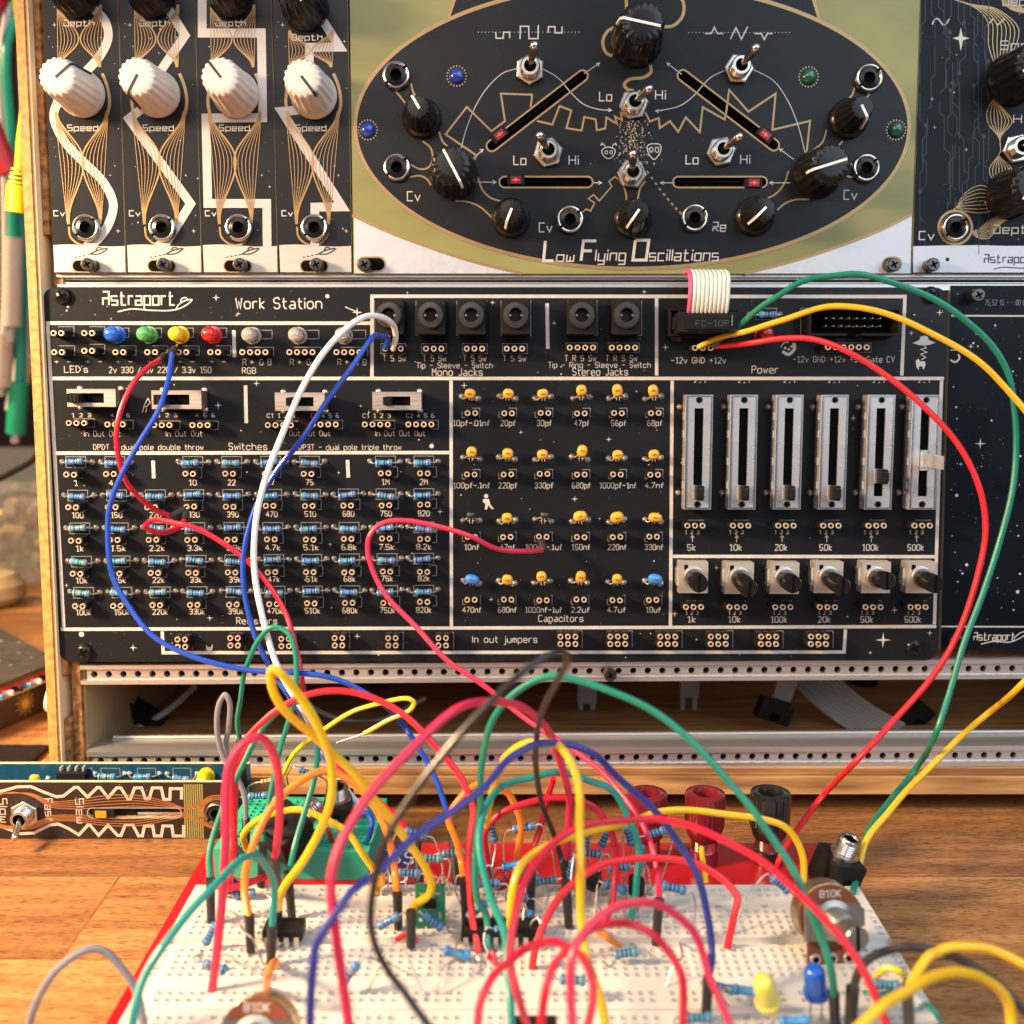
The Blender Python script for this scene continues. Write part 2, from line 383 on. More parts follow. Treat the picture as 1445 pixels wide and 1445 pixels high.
CAPO = mat('orange_capacitor', (0.80, 0.36, 0.025), 0.34, var=0.08, coat=0.3)
CAPB = mat('blue_capacitor', (0.035, 0.22, 0.62), 0.34, var=0.08, coat=0.3)
CAPK = mat('black_capacitor', (0.03, 0.022, 0.018), 0.35, var=0.2, coat=0.3)
INK = mat('brown_ink', (0.16, 0.07, 0.01), 0.6)
def make_cap(m, w, h, t, dy, seed):
    # a rounded dipped body standing over two splayed legs
    mb = MB(); q = random.Random(seed)
    n, V, F = 16, [], []
    prof = [(-1, 0), (-.92, .45), (-.6, .82), (0, 1), (.6, .82), (.92, .45), (1, 0)]
    for z, r in prof:
        for i in range(n):
            a = 2*math.pi*i/n; c, s_ = math.cos(a), math.sin(a); k = 2.7
            rr = (abs(c)**k+abs(s_)**k)**(-1/k)
            yy = s_*rr*r*h/2; xx = c*rr*r*w/2*(1-.12*(yy/h)); V.append((xx, yy+dy, z*t/2+3.6))
    for l in range(len(prof)-1):
        for i in range(n): j = (i+1) % n; F.append((l*n+i, l*n+j, (l+1)*n+j, (l+1)*n+i))
    mb.add(V, F, m)
    for s in (-1, 1):
        mb.tube(catmull([(s*w*.28, dy-h*.38, 3.5), (s*2.0, dy-h*.5-.4, 2.6), (s*2.75, -.2, 1.0), (s*2.8, 0, 0)], 4), .28, SOLDER, 6)
        mb.lathe([(1.05, 0), (1.0, .18), (.6, .55), (.3, 1.0)], SOLDER, Matrix.Translation((s*2.8, 0, 0)), 10)
    if m is not CAPK:
        for i in range(3): mb.box((-.75+i*.5, dy-.35, 3.6+t/2-.02), (-.45+i*.5, dy+.25, 3.6+t/2+.03), INK)
    return mb.mesh('capacitor')
CAPS = {'o': make_cap(CAPO, 3.7, 3.2, 2.4, 1.6, 1), 'O': make_cap(CAPO, 4.6, 4.0, 2.8, 2.1, 2), 'w': make_cap(CAPO, 4.7, 3.2, 2.6, 1.5, 3),
        'k': make_cap(CAPK, 2.9, 2.4, 2.0, 2.4, 4), 'b': make_cap(CAPB, 5.0, 3.3, 2.8, 1.5, 5), 's': make_cap(CAPO, 3.5, 3.8, 2.4, 2.3, 6)}

def flute(a): return math.cos(a*16)
def make_knob(m, r0, r1, h, skirt=0.0, fl=16):
    mb = MB(); F = lambda a: math.cos(a*fl)
    mb.lathe([(r0+skirt, 0, m, 0), (r0+skirt, 1.3, m, 0), (r0+skirt*.6, 1.9, m, 0), (r0*.985, 2.4, m, .012*r0), (r0*.95, 4.5, m, .022*r0), (r1*1.03, h-1.4, m, .034*r0), (r1*.99, h-.5, m, .034*r0), (r1*.9, h, m, .03*r0), (r1*.55, h+.12, m, 0), (0.001, h+.15, m, 0)],
             m, None, fl*6, F, cap1=False)
    return mb.mesh('knob', 50)
def knob(parent, px, py, m_key, ang, mesh, h, r0, r1, pm, pw_=0.9, inner=-0.1, wrap=0.8, n0=0.3, atn=None):
    """ang: direction of the pointer on the panel, degrees, 0 right, 90 up"""
    M = onpanel(px, py, n0) @ Matrix.Translation((0, 0, n0*MM))
    k = link(m_key, mesh, M, parent)
    mb = MB(); T = Matrix.Rotation(R(ang), 4, 'Z')
    mb.box((r1*inner, -pw_/2, h-.3), (r1*.93, pw_/2, h+.32), pm, T)
    L = r1*.93
    if wrap > 0:
        x1 = r1 + (r0-r1)*wrap; z1 = h - (h-2.2)*wrap; o = .05*r0+.25
        V = [(L-.05, -pw_/2, h+.32), (L-.05, pw_/2, h+.32), (r1+o, pw_/2, h-1.0), (r1+o, -pw_/2, h-1.0), (x1+o, pw_/2, z1), (x1+o, -pw_/2, z1), (x1-1, pw_/2, z1), (x1-1, -pw_/2, z1), (r1*.8, pw_/2, h-1), (r1*.8, -pw_/2, h-1)]
        mb.add(V, [(1,0,3,2), (2,3,5,4), (4,5,7,6), (0,1,8,9), (1,2,8), (0,9,3), (2,4,6,8), (3,9,7,5)], pm, T)
    link('pointer', mb.mesh('pointer'), M, k); return k

def make_jack(metal=CHROME, r=4.6, h=2.2):
    mb = MB()
    K = lambda a: math.cos(a*4)
    mb.lathe([(r, 0, metal), (r, h*.45, metal), (r-.12, h*.72, metal), (r-.4, h*.93, metal), (r-.75, h, metal), (r*.79, h-.08, metal), (r*.75, h-.35, metal), (r*.70, h-.45, BLKGL), (r*.42, h-.1, BLKGL), (r*.37, h-.4, HOLE), (r*.36, .3, HOLE), (.001, .3, HOLE)], metal, None, 28, cap0=False, cap1=False)
    for a in (R(40), R(220)):
        mb.box((r*.72, -.4, h-.6), (r*.93, .4, h+.02), HOLE, Matrix.Rotation(a, 4, 'Z'))
    return mb.mesh('jack_socket')
JACK = make_jack()

def make_toggle_base():
    mb = MB(); V = []
    mb.lathe([(4.9, 0), (4.9, 1.7), (4.4, 2.0), (3.2, 2.0)], CHROME, None, 6, cap1=False)
    mb.lathe([(3.1, 1.5), (3.1, 5.2), (2.8, 5.5), (2.0, 5.5), (1.8, 4.6, HOLE), (.01, 4.4, HOLE)], CHROME, None, 24, cap1=False)
    for z in (2.4, 3.1, 3.8, 4.5): mb.lathe([(3.1, z), (3.28, z+.2), (3.1, z+.4)], CHROME, None, 20, cap0=False, cap1=False)
    return mb.mesh('toggle_switch', 30)
TOGB = make_toggle_base()
def make_lever():
    mb = MB(); mb.lathe([(1.0, 0), (1.15, 4), (1.45, 8.2), (1.5, 9.4), (1.25, 10.3), (.7, 10.8), (.01, 10.9)], CHROME, None, 14, cap1=False); return mb.mesh('lever')
LEV = make_lever()
def toggle(parent, px, py, dx, dy, tilt=22, turn=0.2):
    M = onpanel(px, py, 4, turn); t = link('toggle_switch', TOGB, M, parent)
    a = math.atan2(dy, dx); ax = Vector((-math.sin(a), math.cos(a), 0))
    M2 = onpanel(px, py, 4) @ Matrix.Translation((0, 0, 4*MM)) @ Matrix.Rotation(R(tilt), 4, ax)
    link('lever', LEV, M2, t)

def make_screw(r=2.9, h=2.0, m=BLKGL, tall=0):
    mb = MB()
    if tall: mb.lathe([(r, 0), (r, tall-.4), (r-.3, tall), (.01, tall+.05)], m, None, 20, cap1=False); h = tall
    else: mb.lathe([(r, 0), (r*.98, h*.35), (r*.85, h*.7), (r*.6, h*.95), (.01, h)], m, None, 24, cap1=False)
    for a in (0, 1):
        mb.box((-r*.58, -r*.15, h-.5), (r*.58, r*.15, h+.1), HOLE, Matrix.Rotation(a*math.pi/2+.5, 4, 'Z'))
    return mb.mesh('screw')
SCREW = make_screw(); CAPSCREW = make_screw(2.2, 2, mat('black_nickel', (0.10, 0.095, 0.09), 0.25, 0.9), tall=4.5)

def led_mesh(col, name, clear=False, r=2.5, h=8.2):
    m = mat('led_'+name, col, 0.06 if clear else 0.16, rv=0.03, trans=0.72 if clear else 0.12, var=0.04, coat=0.6, sss=0.0 if clear else 0.25)
    mb = MB(); mb.lathe([(r+.4, 0), (r+.4, 1.0), (r, 1.1), (r, h-2.4), (r*.93, h-1.4), (r*.72, h-.6), (r*.4, h-.12), (.01, h)], m, None, 20, cap1=False)
    if clear: mb.box((-1.3, -1.2, .1), (-.2, .9, 4.5), STEEL); mb.box((.2,-.8,.1),(1.2,1.0,4.0), CHROME); mb.box((-.9,.2,.1),(.9,1.6,3.2), HOLE); mb.lathe([(1.1, 4.5), (.8, 5.2), (.01, 5.3)], SOLDER, None, 10, cap1=False)
    return mb.mesh('led')
# ------------------------------------------------------------------ the work station panel (lower row of the case)
WS = thing('component_panel', 'black star-printed electronics work station panel with resistor, capacitor and fader rows', 'synth module', Pn(700, 931))
mb = MB(); pr = Print(mb)
def rounded(px4, rr):
    o = []
    P = [uv(*p) for p in px4]
    for i in range(4):
        a, b, c = P[i-1], P[i], P[(i+1) % 4]; d0 = (a-b).normalized(); d1 = (c-b).normalized()
        for k in range(7):
            t = k/6*math.pi/2; o.append(b + d0*rr*(1-math.sin(t)) + d1*rr*(1-math.cos(t)))
    return o
corners = [(59.5, 405), (1338, 405.5), (1323, 932), (83, 934)]
mb.poly([(p.x, p.y) for p in rounded(corners, 4.5)], [], 0, BLACKPCB, 1.6, PCBEDGE)
# white frame lines
B = 1.15
for pts in ([(524,533),(67,455.5)],):
    pass
LN = lambda *p, **k: pr.line(p, B, **k)
LN((65,456),(523,456)); LN((67.5,458.5),(90,885)); LN((86,888),(1321,884)); LN((525,532),(525,418),(1277,418.5),(1272.5,530)); LN((926.5,421),(926.5,530))
LN((72,534),(1332,534)); LN((636.5,537),(637,884)); LN((948.5,537),(946,883)); LN((1328.5,537),(1318.5,881)); LN((77,639.5),(634,638.5)); LN((949.5,785),(1319.5,785.5))
LN((229,891),(230.5,921),(1191,920),(1193,888))
for x, y0, y1 in ((330,466,504),(346.5,544,597),(772,428,492),(216,650,675),(490.5,649,674)): pr.line([(x,y0),(x+1,y1)], 1.2)
# lettering
T = pr.text
T("Astraport", 145, 246, 421, 18, font=TECH, w=.55, shear=.04)
pr.line([(166,440),(185,436),(215,438),(248,437),(265,429),(271,423),(262,424),(252,430),(248,437)], .45, smooth=4)
pr.line([(255,427),(256,422),(262,420),(266,424)], .4, smooth=4)
T("Work Station", 333, 454, 428, 14.5, w=.42)
T("LED's", 91, 124, 521, 9); T("2v 330 / 3v 220 / 3.3v 150", 154, 298, 522, 8)
for i, x in enumerate((80,124,167,211,254.5,299)): T("+", x-3, x+3, 510.5, 6); T("-", x+14.5, x+20, 510.5, 6)
for x in (350, 417, 484): T("R", x-7.5, x-2.5, 511, 8); T("+", x+5-2, x+10-2, 511, 8); T("G", x+16.5, x+21.5, 511, 8); T("B", x+28, x+33, 511, 8)
T("RGB", 342, 361, 523, 8)
for x in (540.5, 597, 654, 710): T("T S Sw", x, x+32, 505.5, 8)
T("Tip - Sleeve - Switch", 588, 695, 515.5, 7.5); T("Mono Jacks", 610, 681, 525, 10)
for x in (797, 855): T("T R S Sw", x, x+44, 505.5, 8)
T("Tip - Ring - Sleeve - Switch", 774, 918, 515, 7.5); T("Stereo Jacks", 808, 886, 524.5, 10)
T("-12v GND +12v", 947, 1024, 508.5, 8); T("-12v GND +12v +5v Gate CV", 1119, 1262, 507, 8); T("Power", 1061, 1098, 521.5, 10)
T("RED", 960, 948, 478.5, 5, m=GREYSILK, w=.2)
for x, s in ((96.5,"1 2 3"),(151,"4 5 6"),(218,"1 2 3"),(271,"4 5 6")): T(s, x+5, x+32, 586, 5, w=.2)
for x, s in ((377,"C1 1 2 3"),(439,"C2 4 5 6"),(512,"C1 1 2 3"),(573.5,"C2 4 5 6")): T(s, x, x+39, 586.5, 5.5, w=.2)
for x in (119, 234.5): T("In Out Out", x, x+51, 612, 7.5)
for x in (396, 530): T("In Out Out Out", x, x+70, 611.5, 7.5)
T("DPDT - dual pole double throw", 132, 287, 631, 7.5); T("Switches", 323, 377, 630, 9.5); T("DP3T - dual pole triple throw", 422, 566, 631, 7.5)
T("Resistors", 334, 391, 876, 9.5); T("Capacitors", 760, 823, 872.5, 9.5); T("In out jumpers", 667, 758, 902, 9.5)

def lerp(a, b, t): return a+(b-a)*t
PARTS = []
def place(name, mesh, M, label=None):
    o = link(name, mesh, M, WS)
    if label: o['label'] = label
    return o
# resistors and their sockets
c1 = [107,162,217,272,327,382,437,491,544,598]; c5 = [118,172,226,278,333,388,441,494,547,598]
rl = [652.5,699.7,746,793,837]; rr_ = [651.5,697.6,744.8,788.8,833.9]; sl = [669.7,716.5,763,809.8,855.8]; sr = [668,712.6,760.5,807,850]; ll = [681.5,727,774,819,864]; lr = [680,724.4,771.6,816,860.7]
names = [["1","4.7",None,"10","22","47","75",None,"1M","2M"], "100 150 220 330 390 470 510 680 750 820".split(), "1k 1.5k 2.2k 3.3k 3.9k 4.7k 5.1k 6.8k 7.5k 8.2k".split(),
         "10k 15k 22k 33k 39k 47k 51k 68k 75k 82k".split(), "100k 150k 220k 330k 390k 470k 510k 680k 750k 820k".split()]
k = 0
for r in range(5):
    for c in range(10):
        s = names[r][c]
        if not s: continue
        t = c/9; x = lerp(c1[c], c5[c], r/4); y = lerp(rl[r], rr_[r], t); k += 1
        place('resistor', PRES[(k*5+r) % 14], onpanel(x-1.5, y, 2, rnd.uniform(-.03, .03)))
        b = onpanel(x-1.5, y-1, 0)
        pr.rect(x-14, y-8, x+14, y+7, .2)
        sx = x - .0163*(598-x); sy = lerp(sl[r], sr[r], t)
        place('two_pin_socket', SOCK[(2,1)], onpanel(sx+rnd.uniform(-.6,.6), sy+rnd.uniform(-.5,.5), 6, rnd.uniform(-.04,.04)))
        pr.line([(sx+6,sy-9),(sx+18,sy-9),(sx+18,sy+5),(sx+12,sy+5)], .2, GREYSILK)
        L = 5.2*len(s); T(s, x-L/2, x+L/2, lerp(ll[r], lr[r], t), 7.6, w=.24)
# LEDs and sockets
LEDC = {'blue': (0.01,0.14,0.75), 'green': (0.08,0.42,0.10), 'yellow': (0.85,0.62,0.01), 'red': (0.75,0.015,0.015)}
for (n, c), x in zip(LEDC.items(), (157,203,248,295)):
    o = place('led', led_mesh(c, n), onpanel(x-1.5, 471, 7, 0)); o['label'] = n+' round led'
    pr.line([(x+14,463),(x+25,463),(x+25,476),(x+14,476)], .2, GREYSILK)
CL = led_mesh((0.85,0.80,0.74), 'clear', True)
for x in (350, 416, 482): place('led', CL, onpanel(x, 472, 7), 'clear multicolour led'); pr.line([(x+12,466),(x+34,466),(x+34,478),(x+12,478)], .2, GREYSILK)
for x, y in ((80.5,470),(124,470),(81.5,497),(124,495),(168,497),(213,497),(257,497),(302,497)):
    place('two_pin_socket', SOCK[(2,1)], onpanel(x, y, 6)); pr.line([(x+2,y-9),(x+24,y-9),(x+24,y+4),(x+8,y+4)], .2, GREYSILK)
for x in (358, 424.5, 491): place('four_pin_socket', SOCK[(4,1)], onpanel(x, 497, 6)); pr.line([(x-10,490),(x+28,490),(x+28,503)], .2, GREYSILK)
# slide switches
SWB = mat('phenolic_brown', (0.16, 0.055, 0.03), 0.5)
SWS = mat('switch_steel', (0.74, 0.66, 0.60), 0.34, 0.9, scale=200, stretch=(.2, 8, 8))
def slide_switch(x0, x1, y0, y1, lx, three=False):
    M = onpanel((x0+x1)/2, (y0+y1)/2, 8); h = 8; w = (x1-x0)/4.17/2*.975; hh = (y1-y0)/4.17/2*.975
    m = MB(); m.box((-w+.3,-hh+.3,0), (w-.3,hh-.3,h-2.6), SWB)
    a, b, c = (-w*.985, w*.52, hh*.55) if not three else (-w*.45, w*.55, hh*.50)
    a = max(a, -w+.6)
    for lo, hi in (((-w,-hh),(a,hh)), ((b,-hh),(w,hh)), ((a,-hh),(b,-c)), ((a,c),(b,hh))): m.box((*lo,h-3.6), (*hi,h), SWS)
    m.box((a-.1,-c-.1,h-2.5), (b+.1,c+.1,h-2.2), HOLE)
    for sx in (-1,1):
        for sy in (-1,1): m.lathe([(1.1,0),(1.05,.15),(.5,.6),(.01,.7)], SOLDER, Matrix.Translation((sx*w*.86, sy*(hh+.2), 0)), 10, cap1=False)
    s = place('slide_switch', m.mesh('slide_switch'), M)
    l = MB(); lw = 2.0 if not three else 1.35
    l.box((lx-lw, -c+.15, h-2.4), (lx+lw, c-.15, h+3.2), BLKPL, None, .2)
    for i in range(3): l.box((lx-lw+.3+i*lw*.65, -c+.2, h+3.1), (lx-lw+.3+i*lw*.65+.35, c-.2, h+3.45), BLKPL)
    link('slider_lever', l.mesh('slider_lever'), M, s)
slide_switch(94.5,163,549,574,-5.0); slide_switch(214,284,551,577,-4.6); slide_switch(388,458,554,579.5,-2.6,True); slide_switch(525.5,594.5,553,578.5,-2.9,True)
for x, y, n in ((107.5,597,3),(162,599,3),(228,600,3),(282,600,3),(394,600,4),(457.5,599,4),(531,599,4),(592.5,599,4)):
    place('%s_pin_socket' % {3:'three',4:'four'}[n], SOCK[(n,1)], onpanel(x, y, 6)); pr.line([(x-4,y-6),(x+26,y-6),(x+26,y+6),(x+14,y+6)], .2, GREYSILK)
# jack sockets
WJ = MB()
WJ.box((-4.75,-6.1,0),(4.75,5.4,9.0), BLKPL, None, .5)
WJ.lathe([(4.3,8.9),(4.3,10.6),(3.9,11.3),(2.5,11.4),(2.15,11.0),(2.0,8.5,HOLE),(.01,8.2,HOLE)], mat('jack_collar', (0.03,0.03,0.03), 0.28), None, 28, cap0=False, cap1=False)
WJ.box((1.5,-.35,10.0),(2.3,.35,10.9), CHROME); WJ.box((-2.3,-.35,10.0),(-1.5,.35,10.9), CHROME)
WJM = WJ.mesh('jack_socket')
for x in (549,608,665.5,728,821.5,884.5):
    place('jack_socket', WJM, onpanel(x, 445, 10)); pr.line([(x-21,424),(x-21,473),(x+21,473),(x+21,424)], .2, GREYSILK)
for x in (554.5,612,669.5,726): place('three_pin_socket', SOCK[(3,1)], onpanel(x, 492, 6)); pr.rect(x-17, 485, x+18, 499, .2)
for x in (820.5,880): place('four_pin_socket', SOCK[(4,1)], onpanel(x, 490.5, 6)); pr.rect(x-22, 484, x+22, 497, .2)
# power headers
PH = MB(); a, b = uv(942,437), uv(1038,476)
PH.box((-11.5,-4.5,0),(11.5,4.5,.9), BLKPL, None, .2)
for lo, hi in (((-11.5,-4.5),(11.5,-3.7)),((-11.5,3.7),(11.5,4.5)),((-11.5,-3.7),(-10.7,3.7)),((10.7,-3.7),(11.5,3.7))): PH.box((*lo,.8),(*hi,7.5), BLKPL)
place('box_header', PH.mesh('box_header'), onpanel(990, 456, 3))
pr.rect(942, 437, 1038, 476, .2)
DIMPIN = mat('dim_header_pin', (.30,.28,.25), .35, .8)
PH = MB()
PH.box((-15,-4.5,0),(15,4.5,.9), HOLE)
for lo, hi in (((-15,-4.5),(-2.4,-3.7)),((2.4,-4.5),(15,-3.7)),((-15,3.7),(15,4.5)),((-15,-3.7),(-14.2,3.7)),((14.2,-3.7),(15,3.7))): PH.box((*lo,.8),(*hi,8.2), BLKPL)
for i in range(8):
    for j in range(2): PH.box(((i-3.5)*2.54-.22, (j-.5)*2.54-.22, .8), ((i-3.5)*2.54+.22, (j-.5)*2.54+.22, 6.5), DIMPIN)
place('box_header', PH.mesh('box_header'), onpanel(1202, 455, 5)); pr.rect(1130, 435, 1263, 475, .2)
place('three_pin_socket', SOCK[(3,1)], onpanel(992, 491, 6)); place('six_pin_socket', SOCK[(6,1)], onpanel(1196, 490, 6)); pr.rect(1157, 484, 1229, 497, .2)
place('resistor', PRES[6], onpanel(1082, 443, 2.5)); pr.rect(1066, 435, 1096, 451, .2)
place('led', led_mesh((0.42,0.012,0.012), 'dark_red'), onpanel(1083, 471, 7), 'dark red unlit power led')
# small pictures printed on the board: moon, saucer with beam, cow, rocket, astronaut, comet, cat, star
pr.line([(1104,496),(1113,500),(1121,492),(1120,484)], 1.0, smooth=5); pr.line([(1102,490),(1106,484),(1113,483)], .3, smooth=4)
for x, y in ((1108,491),(1113,493),(1117,489)): pr.dot(x, y, .45)
pr.poly([(1288,484),(1297,480),(1299,475),(1304,473.5),(1309,475),(1311,480),(1320,483.5),(1312,486.5),(1304,487.5),(1296,487)])
pr.line([(1304,488),(1307,491),(1299,493),(1308,497),(1299,500),(1306,504),(1300,508)], .3)
pr.poly([(1292,509),(1296,506),(1298,510),(1305,510),(1306,515),(1303,522),(1301,517),(1297,517),(1296,522),(1293,518)])
pr.line([(209,562),(212,568),(207,574),(203,574),(206,567),(209,562)], .3); pr.line([(203,575),(201,582)], .3); pr.line([(207,576),(206,582)], .3)
pr.dot(686, 700, .75); pr.poly([(682,704),(690,704),(692,712),(697,718),(694,718.5),(689,713),(687,719),(684,719),(685,711),(681,708)])
pr.line([(487,433),(503,440)], .35); pr.star(504, 441, 1.8); pr.star(504, 440.5, 1.5)
pr.poly([(291,909),(293,913),(298,913),(300,909),(300,917),(296,919),(298,923),(292,923),(294,919),(291,917)])
for x, y, r in ((305,420,1.3),(336,443,.9),(462,418,.7),(860,457,.2),(655,544,1.1),(859,620,1.0),(811,704,1.1),(735,610,.8),(846,732,.6),(693,846,.8),(188,914,1.3),(504,898,1.2),(621,722,1.2),(466,768,.9),(296,872,1.1),(478,667,.7),(94,826,.8),(1246,903,2.8),(1312,893,1.0),(1228,921,.8),(1262,861,1.3),(952,866,1.2),(1326,441,1.3),(1286,470,1.0),(939,490,1.2),(782,456,.9),(909,412,.9),(695,427,1.0),(575,413,.6),(1238,521,.9),(182,548,1.3),(308,572,1.3),(362,541,1.1),(509,573,.6),(1204,590,1.1),(1011,801,1.0),(96,433,.8)): pr.star(x, y, r)
for x, y, r in ((462,418,.7),(609,629.5,.75),(115,895,.9),(1153,912,.6)): pr.dot(x, y, r, n=14)
pr.stars(75, 411, 515, 450, 26, 1); pr.stars(530, 422, 1270, 530, 34, 2); pr.stars(80, 540, 630, 634, 24, 3); pr.stars(95, 645, 630, 882, 40, 4); pr.stars(642, 540, 940, 880, 46, 5)
pr.stars(955, 540, 1320, 880, 40, 6); pr.stars(100, 892, 1310, 928, 46, 7); pr.stars(1285, 415, 1330, 528, 10, 8)
# capacitors
cx = [664,716,767,820,872,923]; cy = [561,647,735,822]; sy_ = [583,669.5,758,847]; ly = [597,685,772,860.5]; cxr = [(664,665),(716,715),(767,766),(820,818),(872,869),(923,921)]
kinds = ["ooosss", "sooSoo".replace('S','s'), "kokwOw", "bosssb"]
cn = [["10pf-.01nf","20pf","30pf","47pf","56pf","68pf"],["100pf-.1nf","220pf","330pf","680pf","1000pf-1nf","4.7nf"],["10nf","47nf","100nf-.1uf","150nf","220nf","330nf"],["470nf","680nf","1000nf-1uf","2.2uf","4.7uf","10uf"]]
for r in range(4):
    for c in range(6):
        x = lerp(cxr[c][0], cxr[c][1], r/3); kd = kinds[r][c]
        o = place('capacitor', CAPS[kd], onpanel(x+rnd.uniform(-1,1), cy[r], .8, rnd.uniform(-.2,.2)) @ Matrix.Scale(rnd.uniform(.9,1.1), 4, (0,1,0)) @ Matrix.Rotation(rnd.uniform(-.12,.12), 4, 'X'), {'k': 'small black capacitor', 'b': 'blue capacitor'}.get(kd))
        for d in (-2, 2): pr.line([(x+d,cy[r]-4),(x+d,cy[r]+4)], .22); pr.line([(x+d,cy[r]),(x+d*2.5,cy[r])], .22)
        place('two_pin_socket', SOCK[(2,1)], onpanel(x+rnd.uniform(-.5,1.5), sy_[r]+rnd.uniform(-.7,.7), 6, rnd.uniform(-.04,.04)))
        pr.line([(x+2,sy_[r]-7),(x+13,sy_[r]-7),(x+13,sy_[r]+6)], .2, GREYSILK); pr.line([(x-12,sy_[r]-2),(x-12,sy_[r]+6),(x-8,sy_[r]+6)], .2, GREYSILK)
        s = cn[r][c]; L = 5.15*len(s); T(s, x+1-L/2, x+1+L/2, ly[r], 7.6, w=.24)
# slide faders
FAD = MB(); w, h, d = 4.45, 16.2, 7.0   # half width, half length in the board plane; depth
h = 19.0
FAD.box((-w+.25,-h+.3,0),(w-.25,h-.3,d-2.2), SWB)
sl0, sl1, sw_ = -14.6, 14.6, 1.5
for lo, hi in (((-w,-h),(-sw_,h)),((sw_,-h),(w,h)),((-sw_,-h),(sw_,sl0)),((-sw_,sl1),(sw_,h))): FAD.box((*lo,d-.7),(*hi,d), STEEL)
for x in (-w, w): FAD.box((x-.12,-h,2.2),(x+.12,h,d-.1), STEEL)
for x in (-w+.15, w-.75): FAD.box((x,-h+.2,d+.01),(x+.6,h-.2,d+.22), CHROME, None, .08)
for y in (-h+.15, h-.75): FAD.box((-w+.9,y,d+.01),(w-.9,y+.6,d+.2), CHROME, None, .08)
for y in (-11, -3, 6, 12): FAD.box((-w-.35,y-1.2,2.6),(-w-.13,y+1.2,5.2), STEEL)
FAD.box((-sw_-.1,sl0-.1,d-1.6),(sw_+.1,sl1+.1,d-1.3), HOLE)
for y in (-17.3, 17.3): FAD.lathe([(1.0,d+.03),(.01,d+.04)], HOLE, Matrix.Translation((0,y,0)), 14, cap1=False); FAD.lathe([(1.25,d),(1.25,d+.08),(.95,d+.08)], CHROME, Matrix.Translation((0,y,0)), 14, cap1=False)
for y in (-14, 15): FAD.lathe([(1.1,0),(1,.3),(.4,1.0)], SOLDER, Matrix.Translation((-w-.8,y,0)), 10)
FADM = FAD.mesh('slide_fader')
LEVC = MB(); LEVC.box((-1.5,-2.6,-.2),(1.5,2.2,.35), STEEL); LEVC.box((-.75,-1.7,0),(.75,1.5,7.6), BLKPL, None, .2); LEVC.box((-1.2,-2.6,1.0),(1.2,2.3,5.6), BLKPL, None, .3)
LEVM = MB(); LEVM.box((-1.3,-3.4,-.2),(1.3,3.4,.3), STEEL); LEVM.box((-.45,-2.2,.2),(.45,2.2,15.5), STEEL, None, .15); pass
levc, levm = LEVC.mesh('fader_lever'), LEVM.mesh('fader_lever')
fx = [(986,970),(1049,1037),(1112,1103),(1177,1166),(1240,1232),(1303.5,1297)]   # metal cover centre, socket middle
for i, ((xm, xs), v) in enumerate(zip(((985.5,981),(1048.5,1045.5),(1112.5,1109.5),(1176,1173),(1241.5,1237),(1304,1302)), ("5k","10k","20k","50k","100k","500k"))):
    M = onpanel(xm, 638.5, d)
    f = place('slide_fader', FADM, M)
    yy = [-13.0,-13.0,-13.0,-13.0,-7.6,-2.6][i]
    link('fader_lever', levm if i == 5 else levc, M @ Matrix.Translation((0, yy*MM, d*MM)), f)
    place('three_pin_socket', SOCK[(3,1)], onpanel(xs, 742, 6))
    xl = [975.6,1038,1102,1165,1228,1292][i]; T("1 2 3", xl-9, xl+11, 751, 5, w=.2); L = 5.6*len(v); T(v, xl-L/2, xl+L/2, 772.5, 8.4, w=.26)
    pr.line([(xl+1.5,765),(xl+1.5,756)], .22); pr.line([(xl-1,759),(xl+1.5,755.5),(xl+4,759)], .22)
    T("2 _ 1", xl+4, xl+20, 537.5 if i else 537.5, 4.5, w=.18)
    pr.line([(xs-10,737),(xs-10,734),(xs+12,734)], .2, GREYSILK)
# rotary pots without knobs
pots = ((978.5,815,987,824,"1k",979,975.6),(1043,816,1058,832,"10k",1040.5,1036),(1107,816,1119.5,825,"100k",1105,1099),(1169,815,1189.5,829,"20k",1168,1163),(1236,815,1252,820,"50k",1232.5,1223),(1299,815,1320.5,825,"500k",1296,1288))
POTM = MB(); POTM.box((-4.9,-5.3,0),(4.9,5.3,5.2), mat('pot_steel', (0.72,0.66,0.56), 0.4, 0.75, scale=120)); 
POTM.lathe([(3.9,5.1),(3.9,5.5),(3.4,5.6),(3.4,7.0)], mat('pot_zinc', (0.62,0.60,0.56), .35, .9), None, 20)
POTM.box((-3.2,2.6,5.15),(-1.9,4.4,5.3), HOLE); POTM.box((-5.4,-3,0),(-4.8,3,3.4), STEEL); POTM.box((-2,-6.2,0),(2,-5.2,3.0), BLKPL)
POTM = POTM.mesh('potentiometer')
for bx, by, tx, ty, v, xs, xl in pots:
    M = onpanel(bx, by, 5); p = place('potentiometer', POTM, M)
    a = M.to_translation()/MM + PN*6.6; b = Pn(tx, ty, 17.5)
    m = MB(); dd = (b-a).normalized(); q = dd.to_track_quat('Z', 'Y').to_matrix(); Ln = (b-a).length
    m.lathe([(3.0,0),(3.0,Ln-.7),(2.6,Ln),(.01,Ln)], BLKGL, None, 22, cap1=False); m.box((-.4,-2.9,Ln-.1),(.4,2.9,Ln+.06), HOLE)
    link('shaft', m.mesh('shaft'), TM(a, q), p)
    place('three_pin_socket', SOCK[(3,1)], onpanel(xs, 857, 6)); T("1 2 3", xl-8, xl+10, 864.5, 5, w=.2); L = 5.6*len(v); T(v, xl-L/2, xl+L/2, 874, 8.4, w=.26)
    pr.line([(xs-10,852),(xs-10,848),(xs+12,848)], .2, GREYSILK); pr.rect(bx-23, by-25, bx-14, by+18, .2)
